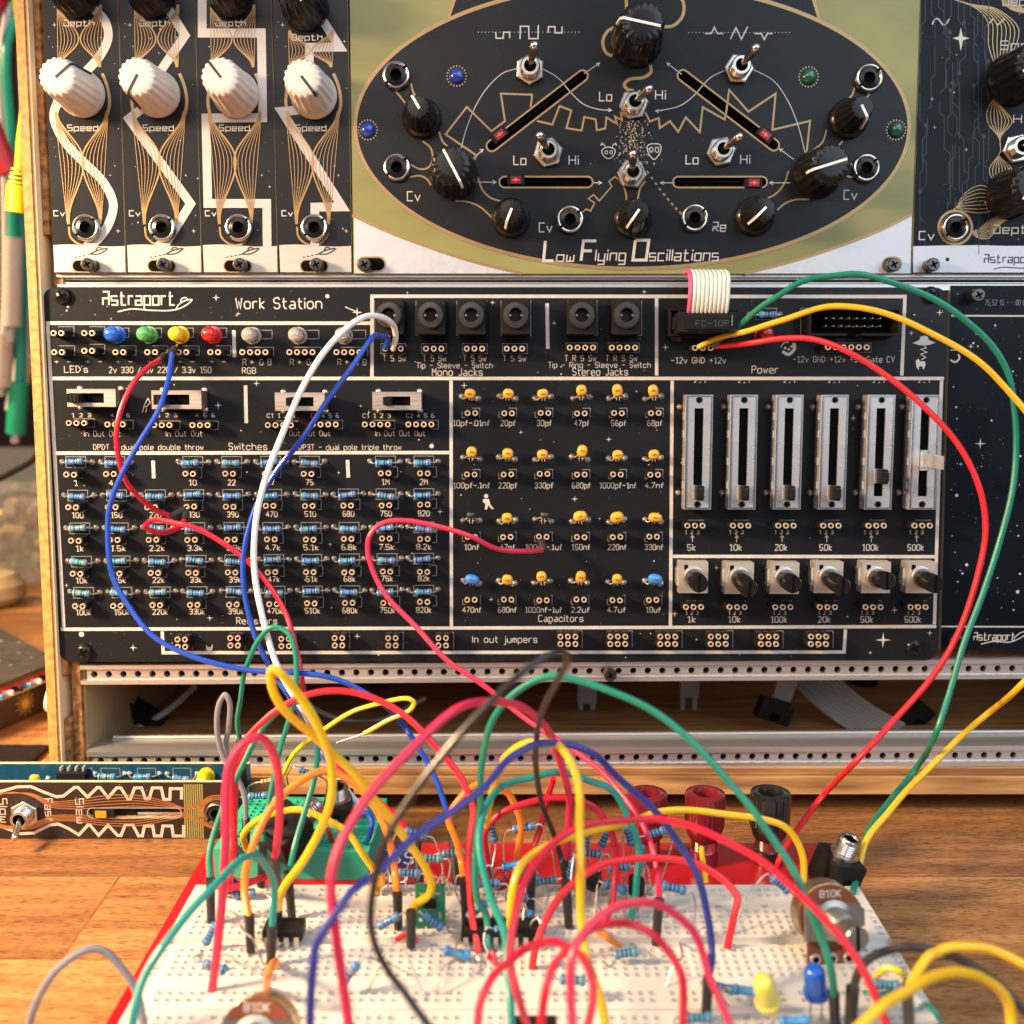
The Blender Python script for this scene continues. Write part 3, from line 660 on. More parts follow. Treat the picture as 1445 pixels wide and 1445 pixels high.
# jumper blocks
for x, y, n in ((255.5,908,2),(330,906,2),(402,907,2),(477.5,906,2),(553,906,2),(624,906,2),(801.6,904,3),(872,904,3),(942.6,904,3),(1014,904,3),(1085,904,3),(1155.5,904,3)):
    place('jumper_socket', SOCK[(n,2)], onpanel(x, y, 6)); pr.line([(x-2,y-14),(x+16 if n == 2 else x+20,y-14),(x+16 if n == 2 else x+20,y+10)], .2, GREYSILK)
for x, y in ((87,418),(1315,416),(117,921),(1291,914)): place('screw', SCREW, onpanel(x, y, 1.5))
obj('circuit_board', mb, WS, PM)
# ------------------------------------------------------------------ upper row: four narrow wave modules
KW = make_knob(CREAM, 7.3, 5.7, 19.0, .25, 18); KB = make_knob(BLKGL, 7.3, 5.7, 19.0, .25, 18)
BLKLINE = mat('black_pointer_paint', (0.012, 0.012, 0.012), 0.5); WHTLINE = mat('white_pointer_paint', (0.85, 0.84, 0.80), 0.45)
Z1 = 2.89
def zz(pts): return [(x/Z1, y/Z1) for x, y in pts]
bottoms = [74.4, 178.4, 285.3, 393, 497.5]; tops = [56, 165.5, 274, 382, 490]
waves = [[[(345,-60),(375,25),(428,85),(442,150),(410,225),(345,300)], [(262,395),(226,440),(222,490),(262,575),(340,660),(420,740),(462,830),(445,910),(395,980),(350,1008)]],
         [[(640,-60),(680,25),(755,145),(655,290)], [(610,420),(526,485),(778,831),(682,985),(640,1006)]],
         [[(825,-60),(825,135),(1066,135),(1072,480),(840,482),(848,830),(1088,830),(1090,1006)], []],
         [[(1290,40),(1322,92),(1385,192),(1262,194),(1262,290)], [(1270,445),(1150,455),(1396,844),(1284,845),(1284,1006)]]]
wl = ['black panel module with smooth curved wave stripe beside the wooden case side', 'black panel module with zigzag triangle wave stripe and white knob', 'black panel module with square stepped wave stripe and white knob', 'black panel module with slanted sawtooth wave stripe beside the olive panel']
kpos = [((116,133),40), ((222,133),240), ((333,133),132), ((443,135),-52)]
kang = [40, 240, 128, -52]
for i in range(4):
    root = thing('wave_module', wl[i], 'synth module', Pn((bottoms[i]+bottoms[i+1])/2, 384), 'narrow wave modules in the upper row')
    mb = MB(); pr = Print(mb)
    e = 1.0
    P = [uv(tops[i]+e, -70), uv(tops[i+1]-e, -70), uv(bottoms[i+1]-e, 385), uv(bottoms[i]+e, 385)]
    mb.poly([(p.x, p.y) for p in P], [], 0, BLACKPCB, 1.6, PCBEDGE)
    dx = (bottoms[i]-bottoms[0])*Z1
    # tinned foot with a gently waved upper edge
    x0, x1 = bottoms[i]+1.6, bottoms[i+1]-1.6
    topE = [(x0+(x1-x0)*t/16-.6, 346.5-1.2*math.sin(t/16*5.5+.4)*1.2) for t in range(17)]
    pr.poly(topE + [(x1, 384), (x0+1, 384)], TIN, .03)
    # gold line bundles
    cxs = [(322+dx*.985 if 0 else [322,638,950,1262][i])]
    cx0 = [325, 640, 950, 1268][i]; low = [345, 655, 960, 1275][i]; jy = 925
    y0 = [25, 25, 25, 130][i]
    def bundle(c0, c1, ya, yb, oa, ob, peak, depth_, sgn, k, w):
        P = []
        for t in range(13):
            t /= 12; y = ya+(yb-ya)*t; c = c0+(c1-c0)*t; o = oa+(ob-oa)*t
            tt = t/peak*.5 if t < peak else .5+(t-peak)/(1-peak)*.5
            bell = math.sin(math.pi*tt)**2; P.append((c+sgn*(o-depth_*bell*(6-k)/6+1.2*k), y))
        pr.line(zz(P), w, GOLD, smooth=3, base=.19)
    for sgn in (-1, 1):
        for k in range(7):
            bundle(cx0, cx0, y0-5, 275, 84, 80, .55, 78, sgn, k, .21 if k else .42)
            bundle(cx0+8, low, 455, 915, 102, 62, .42, 88, sgn, k, .21 if k else .5)
        pr.line(zz([(cx0+sgn*92, 300), (cx0+sgn*104+8, 350), (cx0+sgn*112+10, 420), (cx0+sgn*100+10, 480)]), 1.0, GOLD, smooth=5)
    pr.line(zz([(low-64, 925), (low-58, 965), (low-30, 992), (low, 1000), (low+30, 992), (low+58, 965), (low+64, 925)]), .6, GOLD, smooth=5)
    for w in waves[i]:
        if w: pr.line(zz(w), 2.85, TIN, smooth=6 if i == 0 else 0, base=.10)
    ox = [0, 308, 618, 930][i]
    pr.text("Depth", (262+ox)/Z1, (384+ox)/Z1, (95+(58 if i == 3 else 0))/Z1, 7.5, font=TECH, w=.3, base=.2); pr.text("Speed", (277+ox)/Z1, (400+ox)/Z1, 522/Z1, 7.5, font=TECH, w=.3, base=.2); pr.text("Cv", (220+ox)/Z1, (264+ox)/Z1, 870/Z1, 7, font=TECH, w=.3)
    pr.stars(tops[i]+8, 2, bottoms[i+1]-6, 340, 26, 20+i)
    for x, y, r in ((222,102,.9),(200,150,.3),(482,942,.8),(235,190,.4),(412,153,.5),(450,715,.5)): pr.star((x+ox)/Z1, y/Z1, r)
    # saucer drawing on the foot
    c = [(0,0)]; ux, uy = (403+ox)/Z1, 1022/Z1
    pr.line([(ux-12,uy+5),(ux-5,uy+1),(ux+4,uy-2),(ux+12,uy-3),(ux+6,uy+2),(ux-2,uy+5),(ux-12,uy+5)], .35, BLKLINE, smooth=4, base=.12); pr.line([(ux-4,uy),(ux-2,uy-4),(ux+3,uy-4),(ux+5,uy-2)], .35, BLKLINE, smooth=4, base=.12)
    for q in range(4): pr.line([(ux-16-q*6,uy+6+q*1.2),(ux-13-q*6,uy+5.4+q*1.2)], .35, BLKLINE, base=.12)
    sx, sy = (348+ox-5)/Z1, 1085/Z1
    cc = uv(sx+3, sy); mb.poly([(cc.x+2.6*(1 if math.cos(a*.3) > 0 else -1)+1.9*math.cos(a*.3), cc.y+1.9*math.sin(a*.3)) for a in range(21)], [], .13, HOLE); 
    mb.ribbon([(cc.x+2.6*(1 if math.cos(a*.3) > 0 else -1)+2.0*math.cos(a*.3), cc.y+2.0*math.sin(a*.3)) for a in range(21)], .35, .15, GOLD, True)
    obj('front_panel', mb, root, PM)
    knob(root, *kpos[i][0], 'knob', kang[i], KW, 19, 7.3, 5.7, BLKLINE, .75, -.1 if i != 0 else -.1, .75 if i in (0, 1) else (.0 if i == 2 else .12), n0=.3)['label'] = 'ivory fluted knob'
    kx = [107, 214, 325, 431][i]
    knob(root, kx, (-8 if i < 3 else 11), 'knob', [100, 95, -50, -62][i], KB, 19, 7.3, 5.7, WHTLINE, .9, -.3, .0, n0=.3)['label'] = 'black fluted knob'
    link('jack_socket', JACK, onpanel([121,228.5,336.5,443.5][i], 321, 1.5), root)
    link('screw', CAPSCREW, onpanel([122.5,229.5,337.5,446][i], 373, 4.5), root)

# ------------------------------------------------------------------ the wide olive and black oscillator module
LF = thing('oscillator_module', 'wide olive green module with black oval face, gold outlines and four slot faders', 'synth module', Pn(892, 386))
OLIVE = mat('olive_lacquer', (0.235, 0.23, 0.075), 0.42, var=0.75, scale=15, rv=0.08, bump=0.02, stretch=(.8, 1.9, 1))
mb = MB(); pr = Print(mb)
outer = [uv(492.5,-70), uv(1300.5,-70), uv(1285,386), uv(499,386)]
def ell(cx, cy, a, b, t0=0, t1=2*math.pi, n=120): return [(cx+a*math.cos(t0+(t1-t0)*i/n), cy-b*math.sin(t0+(t1-t0)*i/n)) for i in range(n+1)]
EC = (892, 178, 394, 204)
oval = ell(*EC)[:-1]
def Z2(p): return [(480+x/3.44, y/3.44) for x, y in p]
def Z3(p): return [(880+x/3.44, y/3.44) for x, y in p]
def capsule(a, b, r):
    a, b = uv(*a), uv(*b); d = (b-a).normalized(); n = Vector((-d.y, d.x)); o = []
    for i in range(9): t = -math.pi/2+math.pi*i/8; o.append(b + d*math.cos(t)*r + n*math.sin(t)*r)
    for i in range(9): t = math.pi/2+math.pi*i/8; o.append(a + d*math.cos(t)*r + n*math.sin(t)*r)
    return [(p.x, p.y) for p in o]
slots = [((694,206),(822,107)), ((963.5,106.5),(1092,205)), ((712,257),(829,257)), ((957,257),(1075,257))]
caps = [capsule(a, b, 1.75) for a, b in slots]
ov = [tuple(uv(*p)) for p in oval]
dome = [(633,24),(641,0),(655,-66),(1130,-66),(1148,0),(1156,26)]
mb.poly([tuple(p) for p in outer], [ov], 0, OLIVE, 1.6, PCBEDGE)
mb.poly(ov, caps, 0, BLACKPCB, 1.6, BLKPL)
for c, (a, b) in zip(caps, slots):
    mb.ribbon(c, .55, .12, GOLD, True)
    a, b = uv(*a), uv(*b); d = (b-a).normalized(); n = Vector((-d.y, d.x)); q = [a-d*2.2-n*2.4, b+d*2.2-n*2.4, b+d*2.2+n*2.4, a-d*2.2+n*2.4]
    mb.poly([tuple(p) for p in q], [], -3.2, HOLE); mb.ribbon([a-d*1.5+n*.9, b+d*1.5+n*.9], .5, -3.0, BLKGL)
    mb.add([(p.x, p.y, zq) for zq in (-3.2, -1.6) for p in q], [(0,1,5,4),(1,2,6,5),(2,3,7,6),(3,0,4,7)], BLKPL)
# black dome above the oval
def oval_y(x): return 178-204*math.sqrt(max(0, 1-((x-892)/394)**2))
pr.poly([(633,25)] + dome[1:5] + [(1156,25)] + [(x, oval_y(x)) for x in range(1150, 634, -12)], BLACKPCB, .02)
pr.line(dome[:3], 1.0, GOLD); pr.line(dome[3:], 1.0, GOLD)
mb.ribbon([tuple(uv(*p)) for p in ell(892,178,391,201)], 1.25, .11, GOLD, True)
# white corners under a second, larger arc
arc = [(497,304),(545,326),(600,347),(660,367),(736,386)]; arcr = [(1287,303),(1240,326),(1186,347),(1125,367),(1052,386)]
WHITEC = mat('white_lacquer', (0.52, 0.545, 0.59), 0.36, 0.35)
for A, cx in ((arc, 499.5), (arcr, 1285)):
    S = [(p.x, p.y) for p in catmull([(*p, 0) for p in A], 6)]
    pr.poly([(min(max(x, 499.3), 1286.8), y) for x, y in S] + [(A[-1][0], 385.6), (cx+(.6 if cx < 600 else -.6), 385.6)], WHITEC, .03); pr.line(S, 1.0, GOLD)
# wave symbols and dotted guides
for x0, x1, y in ((675,817,45.5),(972,1114,46)):
    n = 29
    for k in range(n): pr.dot(x0+(x1-x0)*k/(n-1), y, .16, n=6)
for P in ([(755,155),(757,186),(792,186),(793,157),(822,157),(823,186)], [(873,190),(875,128),(915,128),(917,188),(960,188),(962,122)], [(1010,160),(1011,130),(1042,130),(1044,160),(1077,160),(1077,128)]): pr.line(Z2(P), .42)
for P in ([(395,163),(425,163),(440,133),(455,163),(483,163)], [(518,190),(545,135),(572,190),(602,130)], [(635,163),(668,163),(683,192),(698,163),(722,163)]): pr.line(Z3(P), .42)
# white arcs with arrow heads
def arrow(x, y, dx, dy, m=SILK):
    L = math.hypot(dx, dy); dx, dy = dx/L, dy/L; s = 4.5
    pr.line([(x-dx*s-dy*s*.55, y-dy*s+dx*s*.55), (x, y), (x-dx*s+dy*s*.55, y-dy*s-dx*s*.55)], .26, m)
GW = mat('pale_grey_print', (0.46, 0.45, 0.43), .6)
for P in (Z2([(583,740),(608,640),(655,520),(715,425),(790,355),(860,332)]), Z2([(980,332),(1060,380),(1120,450),(1180,505),(1250,530),(1318,537)]), Z3([(880,740),(850,620),(795,485),(725,390),(630,338)]), Z3([(500,338),(420,378),(335,470),(270,515),(155,540)])): pr.line(P, .28, GW, smooth=6)
for (x, y, dx, dy, x0, y0) in ((863,155.5,1,.05,855,155),(925,156.7,-1,0,935,156),(846,89,1,-.8,824,104),(941,89,-1,-.8,962,105),(682,211,1,-.6,668,223),(1100,210,-1,-.75,1120,225),(700,257,1,0,668,257),(849,258,1,0,836,258),(932,258,-1,0,952,258),(1086,258,-1,0,1115,258)):
    pr.line([(x0,y0),(x,y)], .28, GW); arrow(x, y, dx, dy)
# gold gear teeth (left) and saw teeth (right)
GG = .62
pr.line(Z2([(652,775),(662,755),(512,652),(615,520),(735,637),(800,588),(780,455),(932,460),(925,520)]), GG, GOLD)
pr.line(Z2([(955,587),(1030,605),(1065,515),(1122,537),(1098,622),(1172,634),(1185,568),(1240,580),(1246,632),(1287,624),(1292,570),(1328,592),(1342,598),(1334,566),(1368,584),(1362,548),(1388,566)]), GG, GOLD)
pr.line(Z3([(105,545),(127,590),(170,573),(176,622),(225,588),(265,640),(302,570),(370,642),(384,520),(490,580),(498,545),(512,436),(606,542),(738,454),(722,630),(905,587),(888,740)]), GG, GOLD)
# tubes between controls, hoses round the top knob, crumbling trail in the middle
for P in (Z2([(268,440),(300,480),(315,500)]), Z2([(345,405),(352,440),(365,465)]), Z2([(345,800),(385,820),(425,815),(448,780),(440,720),(400,685)]), Z2([(340,860),(380,853),(420,868),(440,900)]), Z2([(480,640),(500,690),(540,725)]), Z2([(560,975),(620,980),(680,1005),(740,1060)]), Z2([(668,860),(690,920),(730,960),(785,978)]),
          Z3([(1120,425),(1110,460),(1090,480)]), Z3([(1195,455),(1180,475)]), Z3([(985,630),(965,690),(920,730)]), Z3([(1062,685),(1030,725)]), Z3([(1090,805),(1108,795)]), Z3([(1085,855),(1112,862)]), Z3([(800,830),(780,890),(740,940),(680,970)]), Z3([(900,968),(830,970),(780,990),(745,1020)]),
          Z2([(1355,870),(1385,930),(1390,975)]), Z3([(105,880),(80,915),(68,970)])): pr.line(P, .55, GOLD, smooth=5)
for P in (Z2([(1385,-40),(1388,60),(1360,120),(1300,150),(1275,200),(1290,255),(1320,272)]), Z3([(260,-40),(292,20),(285,80),(240,125),(185,130)]), Z3([(130,315),(132,350),(100,375),(30,385),(3,410),(20,435),(50,440)])): pr.line(P, 1.0, GOLD, smooth=6)
pr.line(Z2([(1175,1030),(1195,1015),(1215,1025),(1235,985),(1205,965),(1230,945),(1258,975),(1318,905),(1305,880),(1335,858),(1350,870)]), .45, GOLD)
for k in range(9): t = k/8; x, y = 914+(960-914)*t, 243+(300-243)*t+3*math.sin(t*3); pr.line([(x-1.2,y-1.6),(x+1.2,y+1.6)], .55, GOLD)
q = random.Random(5)
for _ in range(150): x = q.gauss(0, 19); y = q.uniform(170, 232); pr.dot(893+x*(.35+.65*(y-165)/66), y, .1+.12*q.random(), n=5)
for _ in range(46):
    x, y = 893+q.gauss(0, 8), q.uniform(172, 228); pr.line([(x,y),(x+q.uniform(-1,1),y+q.uniform(2,6))], .3, GOLD)
# alien faces
pr.line([(849.5,212),(851,219),(859,224),(866,219),(868,212),(859,207.5)], .26, closed=True, smooth=4)
for s in (-1, 1): pr.line(ell(859+s*3.4,215,2,2.4,n=10)[:-1], .2, closed=True); pr.line([(859+s*5,208),(859+s*7,203),(859+s*11,205),(859+s*9.5,201)], .22, smooth=4)
pr.line([(913,208),(916,204),(923,203),(931,204),(933,209),(930,218),(923,225),(916,218)], .28, closed=True, smooth=4)
for s in (-1, 1): pr.line(ell(923+s*4,211.5,2.6,3.6,n=10)[:-1], .24, closed=True)
# legends
for s, x0, x1, y in (("Lo",846,863,136),("Hi",925,939,134),("Lo",725,742,226),("Hi",803,816,226),("Cv",575,593,277),("Cv",761,779,321),("Re",1006,1024,320),("Lo",968,985,225),("Hi",1045,1058,225),("Cv",1191,1209,275)): pr.text(s, x0, x1, y, 12, font=TECH, w=.36)
BIG = dict(font=TECH, shear=.12)
for s, x0, x1, y, h, w in (("L",767,781,354,27,.95),("ow",785,809,362,13,.4),("F",820,838,354,27,.95),("lying",840,882,360,15,.4),("O",893,912,353,27,.95),("scillations",916,1013,360,15,.4)): pr.text(s, x0, x1, y, h, w=w, **BIG)
obj('front_panel', mb, LF, PM)
for x, y in ((559,106),(560,236),(804.5,309.5),(980.5,307.5),(1226.5,110),(1222.5,237)): link('jack_socket', JACK, onpanel(x, y, 1.5), LF)
KS = make_knob(BLKGL, 5.3, 3.6, 14, 1.1, 14); KM = make_knob(BLKGL, 7.6, 6.2, 15, .3, 16); KL = make_knob(BLKGL, 8.2, 6.6, 17, .3, 16)
for x, y, ms, h, r0, r1, ang, wr in ((595.5,167.5,KS,14,5.3,3.6,120,.05),(721,308,KS,14,5.3,3.6,-112,.55),(893,309,KS,14,5.3,3.6,-125,.55),(1064.5,305.5,KS,14,5.3,3.6,-135,.6),(1197,168,KS,14,5.3,3.6,-62,.7),(640.5,247,KM,15,7.6,6.2,-62,.3),(1153,246,KM,15,7.6,6.2,197,.25),(898,58,KL,17,8.2,6.6,168,.4)):
    knob(LF, x, y, 'knob', ang, ms, h, r0, r1, WHTLINE, .8, -.85 if ms is not KS else -.2, wr)
for x, y, dx, dy in ((748,94,.3,1),(895.5,144,1,.45),(774,212,-1,.8),(893,243,-.3,1),(1045.5,93,.8,.8),(1020,211,1,.55)): toggle(LF, x, y, dx, dy, 24, .2+dx)
for (x, y), c in zip(((644.5,107.5),(519,183.5),(1141,108.5),(1264.5,183.5)), ('b','b','g','g')):
    m = mat('panel_led_'+c, (0.012,0.045,0.30) if c == 'b' else (0.01,0.10,0.06), .15, coat=.5)
    l = MB(); l.lathe([(2.5,0),(2.45,.5),(2.0,1.3),(1.1,1.8),(.01,2)], m, None, 22, cap1=False)
    for k in range(20): l.box((2.85,-.2,.02),(3.4,.2,.1), GOLD, Matrix.Rotation(k*math.pi/10, 4, 'Z'))
    link('led', l.mesh('led'), onpanel(x, y), LF)
REDG = mat('red_lit_fader_cap', (0.16, 0.005, 0.007), .3, emit=.12); REDM = mat('red_lit_mark', (1.0, 0.04, 0.03), .3, emit=1.4)
for (x, y), a in zip(((705,190),(1080,190),(728,254),(1064,258)), (37.6, -37.5, 0, 0)):
    l = MB(); l.box((-2.9,-1.55,-3),(2.9,1.55,.6), BLKPL, None, .2); l.box((-1.9,-1.3,.5),(1.9,1.3,1.3), REDG, None, .2); l.box((-1.2,-.12,1.28),(1.2,.12,1.36), REDM); l.box((-.3,-.5,1.29),(.3,.5,1.38), REDM)
    link('fader_cap', l.mesh('fader_cap'), onpanel(x, y, 1, R(a)), LF)
for x, y in ((514,373),(1262,373)):
    cs = capsule((x if x < 600 else x-7, y), (x+20 if x < 600 else x, y), 2.3); mb2 = MB(); mb2.poly(cs, [], .12, HOLE); mb2.ribbon(cs, .5, .15, GOLD, True); obj('mounting_slot', mb2, LF, PM)
    link('screw', CAPSCREW, onpanel(x, y, 4.5), LF)

# ------------------------------------------------------------------ dark circuit-print module at the right end of the upper row
DM = thing('trace_print_module', 'dark blue black module with faint circuit trace print right of the olive module', 'synth module', Pn(1400, 386))
NAVY = mat('navy_solder_mask', (0.005, 0.0075, 0.012), 0.32, var=.25, scale=60, rv=.06, spec=.12, dust=True)
TRACE = mat('buried_trace', (0.020, 0.027, 0.036), 0.32, spec=.3)
mb = MB(); pr = Print(mb)
def Z4(p): return [(1240+x/3.613, y/3.613) for x, y in p]
mb.poly([tuple(uv(*p)) for p in ((1302,-70),(1600,-70),(1582,386),(1287,386))], [], 0, NAVY, 1.6, PCBEDGE)
q = random.Random(12)
for c in range(11):
    x = 1306+c*9+q.uniform(-2,2); y = -5; P = [(x, y)]
    while y < 335:
        y += q.uniform(14, 45); P.append((x, y))
        if q.random() < .75 and y < 320: d = q.choice((-1, 1))*q.uniform(4, 10); x = min(1395, max(1298, x+d)); y += abs(d); P.append((x, y))
        if q.random() < .2: pr.dot(x, y, .7, TRACE, 10, .02)
        if q.random() < .28: pr.line(P, .28, TRACE, base=.02); y += 12; P = [(x, y)]
    pr.line(P, .28, TRACE, base=.02)
for k in range(8):
    pr.line(Z4([(360,-10),(420+k*8,10+k*2),(500+k*14,45),(555+k*22,110+k*4),(560+k*21,230-k*3),(590+k*7,330),(598,365),(596,400)]), .3, GOLD, smooth=5)
    pr.line(Z4([(596,470),(590,495),(552+k*18,570+k*6),(558+k*17,630),(605+k*3,690),(618,720),(620,770),(612,790),(565+k*16,860),(575+k*13,905),(628,940)]), .3, GOLD, smooth=5)
    pr.line(Z4([(620,985),(590+k*2,975+k*12),(520,945+k*20),(440,985+k*13),(392,1060),(372,1085)]), .3, GOLD, smooth=5)
    pr.line(Z4([(690,1100),(620,1100+k*6),(560,1130+k*12),(500,1175+k*5),(470,1180)]), .3, GOLD, smooth=5)
    pr.line(Z4([(620+k*9,-10),(640+k*9,20),(680+k*9,50),(760,70)]), .3, GOLD, smooth=5)
pr.line(ell(1240+390/3.613,1160/3.613,23.5,23.5,n=30)[:-1], .8, GOLD, True)
pr.poly([(x, y) for x, y in Z4([(375,195),(408,187),(418,140),(428,187),(462,195),(428,206),(418,262),(408,206)])], mat('tarnished_gold', (.42,.38,.26), .4, .6))
pr.line(Z4([(272,125),(285,100),(300,95),(318,115),(330,128),(345,120),(360,95)]), .45, smooth=4); pr.line(Z4([(553,128),(585,95),(605,128),(642,95)]), .45)
for s, x0, x1, y in (("Cv",1297,1318,332.5),("Speed",1412,1480,64),("Hi",1430,1446,168),("Lo",1424,1442,243),("Depth",1402,1462,323.5),("Depth",1415,1470,2)): pr.text(s, x0, x1, y, 11, font=TECH, w=.38, base=.12)
pr.stars(1300, 10, 1440, 340, 18, 31)
for x, y in ((272,505),(285,650),(446,763)): pr.star(1240+x/3.613, y/3.613, .7)
pr.poly([(1288.5,347.5),(1330,346.5),(1380,346),(1420,347),(1582,347),(1582,384.5),(1288.5,384.5)], WHITEC, .03)
pr.text("Astraport", 1389, 1462, 365, 11, font=TECH, w=.36, m=BLKLINE, base=.12); pr.line([(1402,380),(1415,377),(1430,378),(1470,379)], .3, BLKLINE, smooth=4, base=.12)
obj('front_panel', mb, DM, PM)
link('jack_socket', JACK, onpanel(1348.5, 321, 1.5), DM); link('screw', CAPSCREW, onpanel(1318, 373, 4.5), DM)
knob(DM, 1428, 112, 'knob', 30, KL, 17, 8.2, 6.6, WHTLINE, .8, -.8, .2); knob(DM, 1424, 275, 'knob', 60, KM, 15, 7.6, 6.2, WHTLINE, .8, -.8, .2)
toggle(DM, 1441, 207, 1, .2, 24, .2)

# ------------------------------------------------------------------ blank star panel right of the work station
BP = thing('star_print_module', 'black module with dense white stars right of the component panel', 'synth module', Pn(1390, 917, -1.8))
mb = MB(); pr = Print(mb, -1.8)
mb.poly([tuple(uv(*p, -1.8)) for p in ((1341,403),(1600,403),(1582,919),(1327,918))], [], -1.8, NAVY, 1.6, PCBEDGE)
pr.line([(1342,445.5),(1595,446.5)], .55); pr.line([(1328,884),(1585,885)], .55)
pr.stars(1342, 450, 1580, 880, 240, 41, .46); pr.stars(1345, 408, 1580, 440, 8, 42)
for x, y, r in ((1383,626,1.9),(1370,489,1.0),(1356,655,.8)): pr.star(x, y, r)
for x, y, r in ((1350,699,.55),(1364,797,.55),(1436,835,.6)): pr.dot(x, y, r, n=12)
pr.text("Astraport", 1374, 1432, 898, 11, font=TECH, w=.34, shear=.05); pr.line([(1384,909),(1402,905),(1425,906),(1440,900),(1452,891),(1440,893),(1430,901)], .35, smooth=4)
pr.text("75 52 15 - - 00 00", 1390, 1450, 427, 7, font=TECH, w=.18, m=GREYSILK)
pr.line([(1341,508),(1348,511),(1354,505),(1352,500)], .6, GW, smooth=4); pr.line([(1341,494),(1349,494)], .3, GW)
obj('front_panel', mb, BP, PM)
link('screw', CAPSCREW, onpanel(1378, 417, 2.5), BP); link('screw', SCREW, onpanel(1352, 905, 1), BP)
# ------------------------------------------------------------------ desk, wall
def wood_material(name, dark, light, plank=(0.33, 0.043), grain=1.0, rough=0.38, contrast=1.0):
    m = bpy.data.materials.new(name); m.use_nodes = True; t = m.node_tree; b = t.nodes['Principled BSDF']; N, Lk = t.nodes.new, t.links.new
    co = N('ShaderNodeTexCoord')
    br = N('ShaderNodeTexBrick'); br.offset = 0.37; br.inputs['Scale'].default_value = 1
    br.inputs['Brick Width'].default_value, br.inputs['Row Height'].default_value = plank
    br.inputs['Mortar Size'].default_value = 0.0004; br.inputs['Mortar Smooth'].default_value = .3
    br.inputs['Color1'].default_value, br.inputs['Color2'].default_value, br.inputs['Mortar'].default_value = (0,0,0,1), (1,1,1,1), (.0,.0,.0,1)
    Lk(co.outputs['Object'], br.inputs['Vector'])
    # every plank gets its own shift of the grain
    ad = N('ShaderNodeVectorMath'); ad.operation = 'MULTIPLY_ADD'; ad.inputs[1].default_value = (3.1, 1.7, 2.3)
    Lk(br.outputs['Color'], ad.inputs[0]); Lk(co.outputs['Object'], ad.inputs[2])
    mp = N('ShaderNodeMapping'); mp.inputs['Scale'].default_value = (12*grain, 150*grain, 90*grain); Lk(ad.outputs[0], mp.inputs[0])
    n1 = N('ShaderNodeTexNoise'); n1.inputs['Scale'].default_value = 1.2; n1.inputs['Detail'].default_value = 7; n1.inputs['Roughness'].default_value = .62; n1.inputs['Distortion'].default_value = .25
    Lk(mp.outputs[0], n1.inputs['Vector'])
    mp2 = N('ShaderNodeMapping'); mp2.inputs['Scale'].default_value = (330*grain, 2600*grain, 1500*grain); Lk(ad.outputs[0], mp2.inputs[0])
    n2 = N('ShaderNodeTexNoise'); n2.inputs['Scale'].default_value = 1; n2.inputs['Detail'].default_value = 3; Lk(mp2.outputs[0], n2.inputs['Vector'])
    rp = N('ShaderNodeValToRGB'); e = rp.color_ramp.elements
    e[0].position, e[0].color = .32, (*dark, 1); e[1].position, e[1].color = .70, (*light, 1)
    Lk(n1.outputs['Fac'], rp.inputs[0])
    m1 = N('ShaderNodeMix'); m1.data_type = 'RGBA'; m1.blend_type = 'MULTIPLY'; m1.inputs[0].default_value = .8*contrast
    r2 = N('ShaderNodeValToRGB'); r2.color_ramp.elements[0].position = .36; r2.color_ramp.elements[0].color = (.30,.25,.22,1); r2.color_ramp.elements[1].position = .50
    Lk(n2.outputs['Fac'], r2.inputs[0]); Lk(rp.outputs[0], m1.inputs[6]); Lk(r2.outputs[0], m1.inputs[7])
    m2 = N('ShaderNodeMix'); m2.data_type = 'RGBA'; m2.blend_type = 'MULTIPLY'; m2.inputs[0].default_value = .9
    r3 = N('ShaderNodeValToRGB'); r3.color_ramp.elements[0].color = (.62,.54,.50,1); r3.color_ramp.elements[1].color = (1.22,1.20,1.14,1)
    Lk(br.outputs['Color'], r3.inputs[0]); Lk(m1.outputs[2], m2.inputs[6]); Lk(r3.outputs[0], m2.inputs[7]); Lk(m2.outputs[2], b.inputs['Base Color'])
    b.inputs['Roughness'].default_value = rough
    bp = N('ShaderNodeBump'); bp.inputs['Strength'].default_value = .25; bp.inputs['Distance'].default_value = .0003; Lk(n2.outputs['Fac'], bp.inputs['Height']); Lk(bp.outputs[0], b.inputs['Normal'])
    return m
DESKW = wood_material('desk_wood', (0.23, 0.098, 0.036), (0.50, 0.255, 0.095))
mb = MB(); mb.box((-900, -250, -30), (900, 1150, 0), DESKW)
tag(obj('desk', mb), kind='structure')
mb = MB(); mb.box((-1500, 1400, -700), (1500, 1430, 1500), mat('dim_brown_wall', (0.06, 0.02, 0.011), .8, scale=6, var=.5)); tag(obj('wall', mb), kind='structure')
mb = MB(); mb.box((-1500, -900, -720), (1500, 1400, -700), mat('dark_floor', (0.06, 0.045, 0.035), .7, scale=8)); tag(obj('floor', mb), kind='structure')

